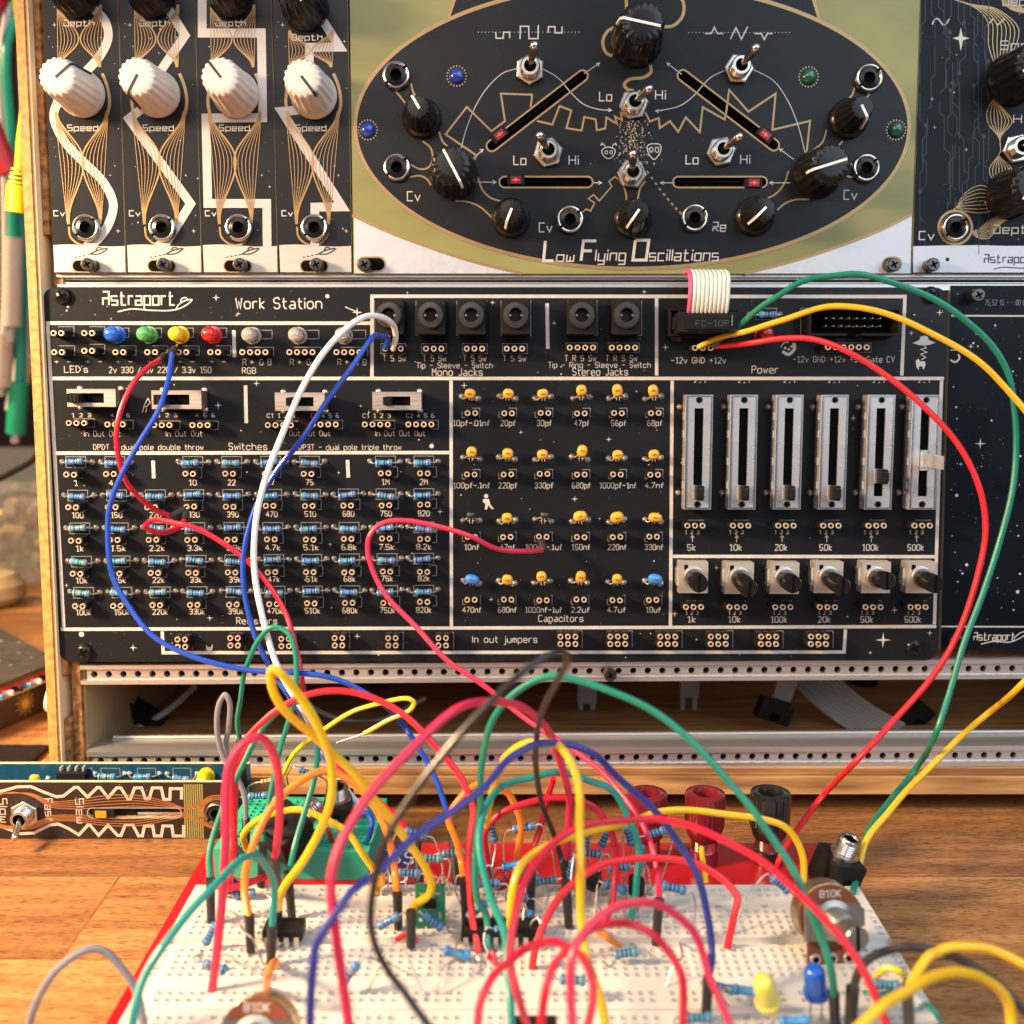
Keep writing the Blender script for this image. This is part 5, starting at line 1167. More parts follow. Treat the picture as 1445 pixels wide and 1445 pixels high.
for y in ys:
    gflat(0, y-p/2, x0, y+p/2); gflat(x0+17*p, y-p/2, GW_, y+p/2)
    for i in range(17):
        x = x0+(i+.5)*p; h, g, d = 1.0, .55, 1.9
        V = [(x-p/2,y-p/2,GH),(x+p/2,y-p/2,GH),(x+p/2,y+p/2,GH),(x-p/2,y+p/2,GH)] + [(x+sx*h,y+sy*h,GH) for sx,sy in ((-1,-1),(1,-1),(1,1),(-1,1))] + [(x+sx*g,y+sy*g,GH-d) for sx,sy in ((-1,-1),(1,-1),(1,1),(-1,1))]
        mb.add(V, [(k,(k+1)%4,4+(k+1)%4,4+k) for k in range(4)] + [(4+k,4+(k+1)%4,8+(k+1)%4,8+k) for k in range(4)], GRN); mb.add(V[8:], [(0,1,2,3)], GRNH)
obj('board_body', mb, gt, GM)
ZG = ZP+9.25
# barrel jack with threaded collar, and the tilted spring jack
def pcb_jack(name, lab, base, collar_dir, s=1.0, face=0):
    t = thing(name, lab, 'jack', base); z = Vector(collar_dir).normalized(); x = Vector((1, face, 0)); x = (x-z*x.dot(z)).normalized(); q = Matrix((x, z.cross(x), z)).transposed()
    b = MB(); b.box((-4.6*s,-5.2*s,-1),(4.6*s,5.2*s,8.5*s), BLKPL, None, .5); b.box((-1,-5.35*s,1.5),(1,-5.15*s,5.5), HOLE); b.box((-.5,-5.45*s,2),(.5,-5.25*s,4.0), CHROME); b.box((4.5*s,-2,1),(4.75*s,2,6), BLKGL)
    obj('jack_body', b, t, TM(base, q))
    c = MB(); c.lathe([(4.1,8.4*s),(4.1,9.4*s),(3.1,9.6*s),(3.1,13.6*s),(2.8,14.0*s),(2.1,14.0*s),(1.9,13.6*s),(1.8,9.5*s,HOLE),(.01,9.4*s,HOLE)], CHROME, None, 26, cap1=False)
    for k in range(5): c.lathe([(3.1,10.0*s+k*.7),(3.3,10.2*s+k*.7),(3.1,10.45*s+k*.7)], CHROME, None, 26, cap0=False, cap1=False)
    obj('threaded_collar', c, t, TM(base, q)); return t
pcb_jack('audio_jack', 'black audio jack with chrome threaded collar standing on the green mini breadboard', Pz(478,1153,ZG), (.05,-.32,1), .95)
t = pcb_jack('audio_jack', 'large black jack tilted on its side across the green mini breadboard', Pz(388,1192,ZG+4), (.62,.62,.42), 1.25)
pcb_jack('audio_jack', 'black audio jack with chrome collar standing behind the right potentiometer', Pz(1172,1246,ZP+6), (.30,-.12,1), 1.12, .25)

# ------------------------------------------------------------------ rotary potentiometers with brown wafer
WAFER = mat('brown_wafer', (0.20,0.055,0.022), .4); PSH = mat('brushed_pot_can', (0.34,0.33,0.30), .35, .9, scale=200, stretch=(1,1,6))
def b10k(lab, c, axis, up, shaft=True):
    t = thing('potentiometer', lab, 'potentiometer', c); z = Vector(axis).normalized(); x = Vector(up).cross(z).normalized(); y = z.cross(x); Rm = Matrix((x, y, z)).transposed()
    b = MB(); b.lathe([(7.6,-4.5),(8.2,-4.2),(8.2,.8),(7.9,1.0)], mat('brass_can', (0.55,0.44,0.24), .3, .95), None, 36); obj('can', b, t, TM(c, Rm))
    b = MB(); b.lathe([(8.15,1.05),(8.15,2.3)], WAFER, None, 36); b.box((-6.2,-12.8,1.1),(6.2,-6,2.3), WAFER)
    glyphs(b, "B10K", (-2.9, 5.35), (1.0,0), (0,1), 1.6, 2.36, .26, mat('silver_print', (.6,.58,.52), .5))
    for k in (-1,0,1): b.lathe([(1.5,2.3),(1.3,2.6),(.8,2.6),(.7,2.35,HOLE),(.01,2.3,HOLE)], TIN, Matrix.Translation((k*4.3,-9.8,0)), 14, cap1=False); b.box((k*4.3-.45,-16.5,1.6),(k*4.3+.45,-10,1.95), TIN)
    obj('wafer', b, t, TM(c, Rm))
    b = MB(); b.box((-7.4,-5.2,2.35),(7.4,3.9,3.2), PSH, None, .3); b.box((6.6,-2,1),(8.4,2.2,2.9), PSH); b.lathe([(5.0,3.2),(5.0,3.8),(4.4,4.0),(3.6,4.4),(3.5,10.5),(3.2,10.8),(3.0,10.8)], PSH, None, 28)
    for k in range(8): b.lathe([(3.5,5+k*.7),(3.7,5.2+k*.7),(3.5,5.45+k*.7)], PSH, None, 24, cap0=False, cap1=False)
    if shaft: b.lathe([(2.9,10.8),(2.9,16.5),(2.5,17)], PSH, None, 20); b.box((-.4,-2.85,15.2),(.4,2.85,17.05), HOLE)
    obj('bushing', b, t, TM(c, Rm))
b10k('round potentiometer with brown wafer standing at the right end of the white board', Py(1168,1292,241), (.12,-.94,.22), (0,.2,.98))
b10k('round potentiometer at the bottom left of the photo, mostly cut off', Py(366,1462,200), (-.05,-.90,.40), (0,.4,.9))

# ------------------------------------------------------------------ upright slew module at the left
SM = thing('slew_module', 'narrow slew module standing on its long edge on the desk in front of the case', 'synth module', (-160, 325, 0))
YS = 325.0; SL = Matrix(((1,0,0,0),(0,0,-1,0),(0,1,0,0),(0,0,0,1)))     # x right, y up, z towards the camera
def sxy(px, py): p = Py(px, py, YS); return (p.x, p.z)
mb = MB(); pr = MB()
r_ = sxy(318, 1150)[0]; zt_ = 20.2
slotL, slotR, sy0 = sxy(131,1146), sxy(249,1148), sxy(190,1147)[1]
def cap2(xa, xb, y, r): return [(xb+r*math.sin(math.pi*i/8), y-r*math.cos(math.pi*i/8)) for i in range(9)] + [(xa-r*math.sin(math.pi*i/8), y+r*math.cos(math.pi*i/8)) for i in range(9)]
SMASK = mat('brown_black_mask', (0.018,0.012,0.010), .35, var=.2)
slot = cap2(slotL[0], slotR[0], sy0, 1.8)
mb.poly([(r_-128.5,.3),(r_,.3),(r_,zt_),(r_-128.5,zt_)], [slot], 0, SMASK, 1.6, PCBEDGE, SL)
kk = [0]
def sl_line(pts, w, m, smooth=0):
    kk[0] += 1; P = [sxy(*p) for p in pts]
    if smooth: P = [(p.x, p.y) for p in catmull([(*p, 0) for p in P], smooth)]
    mb.ribbon(P, w, .03+.004*(kk[0] % 16), m, M=SL)
PINKSILK = mat('warm_silkscreen', (0.55,0.44,0.37), .55); COP = mat('copper_trace', (0.50,0.22,0.08), .35, .6)
def Zs(p): return [(x/4.13, 950+y/4.13) for x, y in p]
up = [(0,690),(100,662),(180,660),(250,690),(330,720),(370,715),(435,665),(455,665),(510,722),(568,665),(585,668),(630,725),(680,668),(705,668),(745,732),(760,732),(785,668),(825,668),(848,732),(870,732),(888,668),(940,668),(955,735),(990,735),(993,672),(1058,672),(1058,735)]
dn = [(0,890),(120,935),(200,930),(290,885),(340,878),(400,905),(460,942),(512,885),(525,885),(575,945),(630,885),(685,945),(705,945),(730,885),(775,885),(808,948),(830,948),(842,890),(890,890),(900,948),(940,948),(950,890),(1002,890),(1010,948),(1070,948),(1070,885)]
sl_line(Zs(up), 1.0, PINKSILK); sl_line(Zs(dn), 1.0, PINKSILK)
for k in (0,1.7,3.4,5.1,6.8):
    sl_line(Zs([(-60,700+k*4),(60,700-k),(180,700+k*2),(300,745+k*5),(420,742+k*7),(600,715+k*10),(800,712+k*9),(980,752+k*5),(1100,790-k*1),(1180,770-k*4),(1240,725)]), .30, COP, 5)
    sl_line(Zs([(-60,895-k*5),(60,905-k*2),(190,905-k*4),(300,865-k*5),(420,860-k*5),(600,885-k*8),(800,888-k*8),(980,855-k*6),(1090,838-k*3),(1180,868+k*2),(1260,905)]), .30, COP, 5)
c = sxy(1265/4.13, 950+810/4.13)
for r in (4.6, 5.3, 6.0): kk[0] += 1; mb.ribbon([(c[0]+r*math.cos(a*.21), c[1]+r*math.sin(a*.21)) for a in range(31)], .42, .03+.004*(kk[0] % 16), COP, True, SL)
OLST = mat('olive_ribbon_print', (.30,.26,.08), .45)
for k in range(9): sl_line([(260+k*3.1,1106.5),(262+k*3.1,1186)], .42, OLST)
for s, x, ya, yb in (("Slow",4,1127,1160),("Fast",68,1127,1160),("Slew",112,1127,1161)):
    a, b = sxy(x, ya), sxy(x, yb); Lg = a[1]-b[1]; n = sum(max(int(q[0]) for st in TECH[ch] for q in st.split()) + 1.8 for ch in s)-1.8; adv = 0
    for ch in s:
        for st in TECH[ch]: P = [(int(q[0]), int(q[1])-2) for q in st.split()]; kk[0] += 1; mb.ribbon([(a[0]-1.3+p[1]*.43, a[1]-(adv+p[0])*Lg/n) for p in P], .34, .05+.004*(kk[0] % 16), PINKSILK, M=SL)
        adv += max(int(q[0]) for st in TECH[ch] for q in st.split())+1.8
q = random.Random(9)
for _ in range(40): x, y = r_-q.uniform(0,128), q.uniform(1,19.5); mb.poly([(x+.13*math.cos(a), y+.13*math.sin(a)) for a in range(6)], [], .13, PINKSILK, M=SL)
mb.ribbon(slot, .3, .15, TIN, True, SL)
SMM = TM((0, YS, 0))
obj('front_panel', mb, SM, SMM)
b = MB(); b.box((slotL[0]-4, sy0-3.4, -7), (slotR[0]+4, sy0+3.4, -5.2), BLKPL, SL); b.box((slotL[0]-2, sy0-3.2, -5.1), (slotR[0]+2, sy0-.9, -2.2), STEEL, SL); b.box((slotL[0]-2, sy0+1.1, -5.1), (slotR[0]+2, sy0+3.2, -2.2), BLKPL, SL)
obj('slide_fader', b, SM, SMM)
b = MB(); x = slotL[0]; b.box((x+.2, sy0-1.55, -3), (x+7.5, sy0+1.55, .8), BLKPL, SL, .2); b.box((x+1.2, sy0-1.2, .8), (x+5, sy0+1.2, 1.4), mat('amber_lens', (.72,.22,.008), .2, emit=.2), SL, .25); obj('fader_cap', b, SM, SMM)
tb = sxy(37, 1147); Mt = TM((tb[0], YS, tb[1])) @ SL
b = link('toggle_switch', TOGB, Mt @ Matrix.Rotation(.5, 4, 'Z'), SM)
link('lever', LEV, Mt @ Matrix.Translation((0,0,.0045)) @ Matrix.Rotation(R(24), 4, Vector((.93,.42,0))) @ Matrix.Scale(.8, 4), b)
link('jack_socket', make_jack(mat('dark_nickel', (.2,.17,.15), .3, .9), 3.9, 1.8), TM((c[0], YS, c[1])) @ SL, SM)
# its circuit board, parallel behind the panel
YB = 336; bp_ = lambda px, py: (Py(px, py, YB).x, Py(px, py, YB).z)
SMB = TM((0, YB, 0)); rb = bp_(352, 1085)[0]; ztb = bp_(200, 1078)[1]
b = MB(); b.box((r_-126, 1.2, -1.6), (rb, ztb, 0), mat('blue_circuit_board', (0.008,0.055,0.11), .3, var=.15), SL); b.box((r_-126, ztb+.02, -1.6), (rb, ztb+.06, 0), PCBEDGE, SL)
def prb(px, py): return bp_(px, py)
for x0_, x1_ in ((84,131),(142,170),(194,220),(244,270)):
    a_, c_ = bp_(x0_, 1084), bp_(x1_, 1098); b.ribbon([(a_[0],a_[1]),(c_[0],a_[1]),(c_[0],c_[1]),(a_[0],c_[1])], .22, .05, GREYSILK, True, SL)
obj('circuit_board', b, SM, SMB)
for i, x in enumerate((155, 204, 257)):
    cc = bp_(x, 1092); link('resistor', PRES[(3,7,2)[i]], TM((cc[0], YB, cc[1])) @ SL, SM)
cc = bp_(106,1093); b = MB(); b.box((-5,-2.2,.8),(5,2.2,3.6), BLKPL, None, .3); [b.box((-4+k*2.54-.3,-3.4,0),(-4+k*2.54+.3,3.4,2), TIN) for k in range(4)]; obj('chip', b, SM, TM((cc[0], YB, cc[1])) @ SL)
cc = bp_(56,1095); link('capacitor', CAPS['o'], TM((cc[0], YB, cc[1]-1)) @ SL, SM)
cc = bp_(292,1094); link('led', led_mesh(LEDC['yellow'], 'yellow', False, 2.5, 7), TM((cc[0], YB, cc[1])) @ SL, SM)
b = MB(); b.box((-10,-3,-10),(10,3,-2), BLKPL); o = obj('pin_header', b, SM, TM(((r_-40), YS, 10)) @ SL)
# ------------------------------------------------------------------ wires
WC = {'red': (0.58,0.006,0.030), 'pink': (0.66,0.022,0.075), 'scarlet': (0.64,0.014,0.026), 'yellow': (0.80,0.46,0.008), 'lemon': (0.72,0.55,0.012), 'blue': (0.006,0.055,0.42), 'navy': (0.020,0.030,0.22), 'green': (0.006,0.20,0.13), 'teal': (0.006,0.25,0.21), 'orange': (0.80,0.20,0.015), 'black': (0.014,0.012,0.012), 'grey': (0.20,0.20,0.225), 'white': (0.78,0.77,0.74), 'brown': (0.026,0.02,0.018)}
WMAT = {k: mat('insulation_'+k, c, .38, var=.13, scale=70, rv=.16, coat=.12, bump=.06) for k, c in WC.items()}
def depth(x, y, d):
    if d == 'b': return Pz(x, y, ZB+.1)
    if d == 'g': return Pz(x, y, ZG+.1)
    if d == 'p': return Pz(x, y, ZP+.1)
    if d == 'd': return Pz(x, y, 1.0)
    d = float(d); return Pn(x, y, d) if d < 100 else Py(x, y, d)
def parse(s): return [tuple(t.split(',')) for t in s.split()]
def path3(s, y_end=(None, None)):
    P = [(float(t[0]), float(t[1]), (t[2] if len(t) > 2 else None)) for t in parse(s)]
    Y = [depth(*p).y if p[2] is not None else None for p in P]
    for e, i in ((0, 0), (1, -1)):
        if Y[i] is None and y_end[e] is not None: Y[i] = y_end[e]
    L = [0]
    for a, b in zip(P, P[1:]): L.append(L[-1]+math.hypot(a[0]-b[0], a[1]-b[1]))
    known = [i for i, y in enumerate(Y) if y is not None]
    for i in range(len(P)):
        if Y[i] is None:
            a = max([k for k in known if k < i], default=known[0]); b = min([k for k in known if k > i], default=known[-1])
            t = 0 if a == b else (L[i]-L[a])/(L[b]-L[a]); t = t*t*(3-2*t); Y[i] = Y[a]+(Y[b]-Y[a])*t
    return [Py(p[0], p[1], y) for p, y in zip(P, Y)]
def shell(parent, a, b, r=1.3, m=None):
    d = (b-a); Ln = d.length; d.normalize(); mb = MB(); m = m or SHRINK
    mb.tube([a-d*1.2, a-d*.4, a+d*Ln*.1, a+d*Ln*.55, a+d*Ln*.85, b-d*.4], r*1.02, m, 12, r1=r*.86); obj('connector_shell', mb, parent)
    mb = MB(); mb.tube([b-d*.6, b+d*2.2], .32, SOLDER, 6); obj('pin', mb, parent)
WIRES = []
def wire(col, label, pts, e0=None, e1=None, r=.82, bare=None, group='jumper wires between panel and breadboards', rs=1.3):
    """e0 / e1: 'x,y,d' tip of a black connector shell at that end"""
    T0 = depth(float(parse(e0)[0][0]), float(parse(e0)[0][1]), parse(e0)[0][2]) if e0 else None
    T1 = depth(float(parse(e1)[0][0]), float(parse(e1)[0][1]), parse(e1)[0][2]) if e1 else None
    P = path3(pts, (T0.y if T0 else None, T1.y if T1 else None))
    mb = MB(); C = catmull(P, 8); q = random.Random(len(label)*7+len(pts)); n = len(C)
    if n > 24:   # small kinks and waves left by handling
        ph = [(q.uniform(.25, .9), q.uniform(0, 6.28), q.uniform(0, 6.28), q.uniform(0, 6.28)) for _ in range(3)]
        for i in range(3, n-3):
            e = min(1, (i-2)/8, (n-3-i)/8); C[i] = C[i] + Vector([sum(math.sin(i*f*.45+p[k])*.11 for f, *p in ph) for k in range(3)])*e
    mb.tube(C, r, WMAT[col], 10)
    o = obj('jumper_wire', mb); tag(o, label, 'wire', group)
    if T0: shell(o, P[0], T0, rs)
    if T1: shell(o, P[-1], T1, rs)
    if bare:
        B = path3(bare); m = MB(); m.tube(catmull(B, 5), .28, mat('dull_tinned_wire', (.32,.31,.30), .4, .6), 6); obj('bare_end', m, o)
    return o
# --- from the panel
wire('red', 'red wire hanging from the LED sockets down to the second resistor row', "228,506,9 210,518,18 190,537,24 173,573,27 164,620,28 172,664,26 192,697,20 215,717,15 243,729,10", e0="233,500,7", e1="262,718,6")
wire('red', 'red wire looping once over the third resistor row, then running down to the plate', "262,731,9 252,745,14 232,751,20 213,749,24 203,742,26 212,736,24 235,735,26 262,741,28 300,757,28 345,788,28 380,826,28 404,868,30 418,915,34 427,965,36 434,1010,330 448,1048,325 478,1084,315 512,1112,305 545,1140,295 572,1168,287 588,1195,280", e0="262,721,6", e1="592,1247,b", r=.85)
wire('blue', 'blue wire from the yellow LED socket sweeping left across the resistor rows', "243,497,8 240,520,20 234,550,26 222,583,30 196,626,32 170,672,33 155,716,33 152,757,33 159,810,33 180,855,34 217,897,36 275,928,38 345,944,40 430,951,42 485,962,42 530,986,40 572,1027,325 604,1078,310 624,1125,298 638,1172,288", e0="247,491,6", e1="644,1250,b", r=.85)
wire('white', 'white wire arching from the leftmost mono jack down to the green board', "554,492,6 559,474,10 554,458,15 541,448,20 520,447,24 492,460,28 462,490,31 430,543,33 402,604,34 378,664,35 363,724,35 359,785,36 363,838,37 375,890,38 396,947,42 425,1000,44 452,1050,325 474,1090,318 497,1125,313 522,1152,g", r=.95)
wire('blue', 'bright blue wire with a kink at the mono jack running down beside the white wire', "543,492,6 548,480,9 546,474,12 538,476,14 530,473,17 522,480,20 498,516,25 462,566,29 425,622,31 392,661,31 365,706,31 350,752,31 343,800,31 346,846,32 360,897,34 384,945,36 410,985,39 436,1028,326 462,1075,318 487,1112,g", r=.85)
wire('pink', 'pink red wire plugged into the 100nf socket and looping down right to the breadboard', "768,776,10 740,778,18 700,773,24 662,757,28 617,742,30 575,735,30 541,738,30 523,754,30 519,778,30 526,806,30 545,838,32 580,879,34 622,922,38 665,955,40 712,992,42 760,1025,300 812,1062,288 861,1100,276 899,1150,266 920,1198,258 929,1240,252 930,1275", e0="763,762,6", e1="925,1334,b")
wire('scarlet', 'scarlet wire from the power socket bulging right, falling behind the posts', "1006,489,5 1035,487,8 1062,483,14 1105,478,20 1150,480,24 1195,495,28 1253,531,30 1308,578,32 1352,628,33 1382,688,34 1391,746,34 1380,811,35 1352,893,36 1314,957,38 1262,1017,40 1208,1074,42 1160,1124,318 1120,1178,300 1100,1214,290 1094,1240,p", r=.95)
wire('green', 'dark green wire arching high from the power socket and looping down at the right edge', "1005,487,6 1028,470,10 1060,446,18 1090,421,23 1128,400,27 1165,390,29 1205,387,31 1247,394,32 1301,415,33 1353,444,34 1394,480,34 1419,521,34 1430,560,34 1434,612,34 1430,685,35 1412,757,36 1388,838,38 1358,912,40 1338,985,44 1320,1037,46 1290,1088,320 1252,1134,305 1225,1176,292 1212,1225,280 1203,1262,b", r=.95)
wire('yellow', 'yellow wire from the power socket leaving the photo at the right and coming back', "986,490,6 1000,482,8 1030,473,13 1062,465,17 1095,454,20 1140,440,24 1178,433,26 1222,435,28 1273,450,30 1326,476,32 1380,511,34 1420,548,35 1462,600,38 1510,700,42 1518,820,46 1480,925,48 1440,968,50 1396,1006,320 1345,1048,310 1296,1100,300 1256,1144,290 1224,1184,283 1208,1240,276 1203,1262,b", r=.95)
# --- loops at the left over the green board
wire('yellow', 'thick yellow wire peaking in front of the rail with both ends on the white board', "392,1292 396,1262,250 430,1212,245 457,1158,242 469,1112,240 466,1064,238 446,1018,236 418,976,235 395,950,234 383,946,234 384,966,235 398,994,236 420,1020,238 447,1044,240 472,1066,242 497,1088,243 525,1122,245 552,1156,247 577,1194,248 598,1222,249 610,1247,250 604,1263,250 587,1275,250 580,1291", e0="395,1322,b", e1="580,1338,b", r=1.05)
wire('green', 'green wire looping up in front of the jumper row from the green board', "339,1048,318 335,1012,314 340,976,312 349,942,310 364,902,309 384,886,308 404,891,307 416,914,306 418,955,304 408,1014,302 394,1066,300 383,1112,297 374,1156,292 371,1196", e0="345,1108,g", e1="368,1252,b")
wire('green', 'green wire arch from the far left column crossing under the red arch', "297,1246 296,1204,262 314,1142,268 341,1081,272 369,1030,275 402,998,276 425,990,276 441,1000,276 448,1034,275 443,1096,272 431,1144,268 416,1196,263 407,1236", e0="298,1303,b", e1="412,1296,b")
wire('scarlet', 'long scarlet arch from the left of the board over to its middle', "322,1262,b 328,1208,262 329,1150,264 328,1094,266 336,1062,267 356,1034,268 396,998,269 446,977,270 494,975,270 550,997,268 596,1031,266 634,1076,264 657,1112,262 668,1140,260 664,1178,256 661,1222,252 664,1268,248 670,1312,244 676,1344,b", r=.9)
wire('pink', 'thick pink red loop at the left standing in front of the slew module end', "290,1450,225 302,1382,226 313,1280,228 317,1195,231 318,1118,234 328,1072,236 346,1048,238 366,1041,240 384,1062,243 394,1102,246 395,1152,250 388,1212,254", e1="392,1262,b", r=1.05)
wire('orange', 'orange wire arching from the left chip across the green board to the white board', "352,1298 345,1252,246 355,1198,250 376,1152,254 403,1118,258 431,1097,261 459,1090,263 489,1097,264 514,1119,264 535,1148,263 550,1190,260 558,1232,258 561,1266", e0="354,1345,b", e1="562,1312,b", r=1.0)
wire('yellow', 'yellow wire arching low over the tilted black jack on the green board', "352,1205,g 346,1193,287 343,1180,283 352,1165,280 383,1149,277 417,1143,275 451,1152,273 486,1170,271 508,1198,270 530,1236,270 532,1262,b", r=.95)
wire('grey', 'grey wire pinched into a tall narrow loop behind the red loop', "347,1160,300 345,1130,301 336,1102,302 318,1073,303 308,1044,303 307,1012,303 311,990,303 318,980,303 323,990,303 322,1024,304 321,1058,306 331,1088,308 340,1112,312", e0="347,1196,g", r=.85)
wire('teal', 'teal green wire arching off the lower left of the board', "384,1312 386,1260,236 379,1226,230 365,1209,226 342,1213,221 304,1247,212 263,1291,205 229,1337,199 203,1385,195 190,1425,192 186,1455,190", e0="382,1362,b", r=.9)
wire('grey', 'grey wire curling in at the bottom left corner of the photo', "35,1470,205 52,1412,206 82,1365,208 118,1343,210 150,1345,211 178,1372,211 195,1410,210 205,1460,208", r=.9)
wire('lemon', 'thin yellow wire with a bent stripped end in front of the dark bottom row', "394,1112,g 398,1094,308 415,1065,306 440,1041,304 470,1021,302 505,1001,300 542,991,299 576,986,298 585,990,298 578,1001,298 548,1017,299 514,1035,300", bare="514,1035,300 490,1043,301 475,1048,302", r=.72)
wire('red', 'red wire ending upright in the left end of the green board', "332,1200,g 331,1170,285 331,1120,280 338,1075,278 352,1050,277", r=.85)
# --- middle of the white board
wire('pink', 'large blurred pink wire arching from the front edge over the middle of the board', "493,1452,186 486,1395,187 472,1312,189 467,1243,192 479,1197,195 513,1136,200 550,1086,206 600,1037,214 652,1000,222 690,989,230 724,993,236 752,1008,242 774,1033,248 787,1064,254 797,1096,259 804,1135,263 802,1172,266 799,1216,268", e1="797,1268,b", r=.98)
wire('navy', 'long blue wire peaking low over the middle and ending right of centre', "437,1455,182 442,1360,185 456,1315,187 492,1264,191 528,1234,196 575,1190,203 635,1147,211 690,1104,219 722,1068,226 757,1050,231 800,1050,235 840,1067,237 875,1099,238 928,1150,238 960,1192,236 986,1243,232 1001,1303,228 1004,1352,224 999,1386", e1="996,1440,b", r=.88)
wire('green', 'large green arch reaching from the board middle to the bottom right', "690,1345,b 685,1292,246 676,1272,246 671,1243,246 673,1195,247 677,1148,247 677,1110,247 681,1068,246 695,1018,245 730,975,244 774,956,242 816,959,240 866,977,237 928,1008,234 985,1055,230 1025,1100,226 1064,1145,222 1095,1188,219 1123,1236,215 1145,1286,212 1161,1334,210 1174,1374,208 1177,1408", e1="1179,1456,b", r=.88)
wire('teal', 'teal wire arching low behind the big green arch', "722,1452,196 719,1405,202 716,1352,208 707,1303,216 692,1262,226 679,1219,236 678,1172,244 688,1131,250 709,1111,254 743,1098,257 783,1091,259 823,1098,260 855,1110,260 878,1136,260 895,1172,259 901,1207,258 899,1248,256 889,1302,b", r=.9)
wire('black', 'black wire arching highest in front of the jumper row, one end in mid board', "609,1452,170 575,1408,172 547,1370,173 530,1327,174 524,1281,175 527,1243,176 536,1210,177 553,1170,178 577,1130,179 612,1082,180 655,1028,181 705,977,183 752,940,186 786,920,190 801,921,194 799,934,198 786,960,206 765,1007,222 757,1064,238 758,1100,247 765,1136,254 780,1176,260 792,1215,262 799,1250", e1="803,1310,b", r=.72)
wire('yellow', 'tall yellow wire standing behind the black wire and falling straight through the middle', "686,1165,262 690,1140,258 700,1100,252 712,1070,246 730,1054,242 757,1047,238 786,1052,234 806,1074,230 816,1112,227 818,1172,223 818,1222,219 822,1300,215 828,1350,211 843,1393,207 856,1452,203", r=.98)
wire('red', 'red wire arch crossing behind the black wire near the far bus rows', "692,1262,b 688,1215,265 684,1176,264 706,1149,264 743,1133,264 780,1126,264 808,1128,264 836,1139,264 857,1163,263 869,1197,262 868,1243,259 861,1281,254 851,1308,b", r=.9)
wire('red', 'long red wire sweeping right over the potentiometer to the bottom edge', "745,1452,188 730,1400,192 719,1350,197 727,1292,203 743,1240,210 770,1200,217 803,1175,223 841,1162,227 887,1156,229 935,1157,229 982,1169,226 1028,1188,222 1075,1215,217 1114,1248,212 1152,1284,207 1190,1327,202 1224,1379,197 1255,1455,192", r=.88)
wire('yellow', 'yellow wire running behind the long red wire to the end of the board', "719,1322,b 721,1292,240 722,1262,241 728,1236,243 746,1210,247 782,1190,252 828,1174,258 877,1163,264 901,1155,267 935,1145,270 972,1143,272 1028,1150,273 1078,1157,273 1108,1167,273 1126,1188,273 1134,1214,272 1134,1242,271 1134,1256,b", r=.98)
wire('scarlet', 'red wire bending sharply before its upright end right of centre', "751,1366,b 756,1334,234 768,1303,237 793,1262,242 823,1237,246 856,1219,249 890,1212,251 935,1212,252 978,1217,252 1003,1230,251 1030,1250,249 1041,1266,247 1037,1286,245 1026,1338,b", r=.95)
wire('pink', 'wide red loop in the front middle reaching furthest right', "808,1452,178 806,1400,181 806,1350,184 824,1316,187 853,1290,190 887,1274,193 913,1273,195 943,1285,196 973,1311,196 993,1344,195 1004,1382,193 1020,1420,190 1036,1460,187", r=.85)
wire('red', 'medium red loop in the front middle inside the widest loop', "763,1455,180 771,1390,183 790,1354,186 811,1334,188 836,1312,191 864,1303,193 893,1305,195 924,1321,195 949,1348,194 963,1388,192 964,1455,188", r=.85)
wire('red', 'small red loop in the front middle left of the other loops', "673,1455,184 678,1415,187 695,1382,190 718,1357,194 736,1342,197 760,1331,199 784,1330,199 803,1337,198 822,1354,196 836,1384,194 836,1418,191 826,1458,188", r=.85)
wire('orange', 'orange wire bending from the far plate down to the middle bus', "655,1246 652,1219,262 642,1184,264 634,1154,266 652,1122,268 680,1106,269 706,1112,270 725,1132,270 734,1156,270 735,1182,269 729,1212,268 726,1252,b", e0="658,1306,b", r=.95)
wire('red', 'red wire falling behind the orange bend to the far edge of the board', "781,1098,268 776,1118,270 765,1157,272 755,1190,270 752,1216,266 750,1232", e1="748,1288,b", r=.85)
wire('orange', 'short orange wire lying flat in the centre channel', "842,1312,b 856,1322,238 874,1334,b", r=.9)
wire('orange', 'short orange stub standing behind the bottom left potentiometer', "393,1362,b 386,1358,220 379,1372,214 376,1395,b", r=.9)
wire('red', 'red wire curving flat in front of the green mini board', "292,1240,b 302,1250,265 322,1253,264 344,1248,265 366,1240,267 378,1236,b", r=.9)
wire('navy', 'dark blue wire dipping from the green board to the white board corner', "335,1196,g 332,1210,280 326,1228,276 328,1242,271 338,1250,b", r=.8)
wire('blue', 'short blue wire bent over the right edge of the green board', "508,1150,292 518,1147,291 524,1155,290 524,1172,288 516,1190,g", r=.8)
wire('red', 'tiny red wire stub in the middle of the green board', "463,1170,292 469,1188,g", r=.8)
wire('yellow', 'short yellow wire soldered to the middle dark red post', "990,1196,283 991,1210,280 994,1228,276 996,1246,b", r=.8)
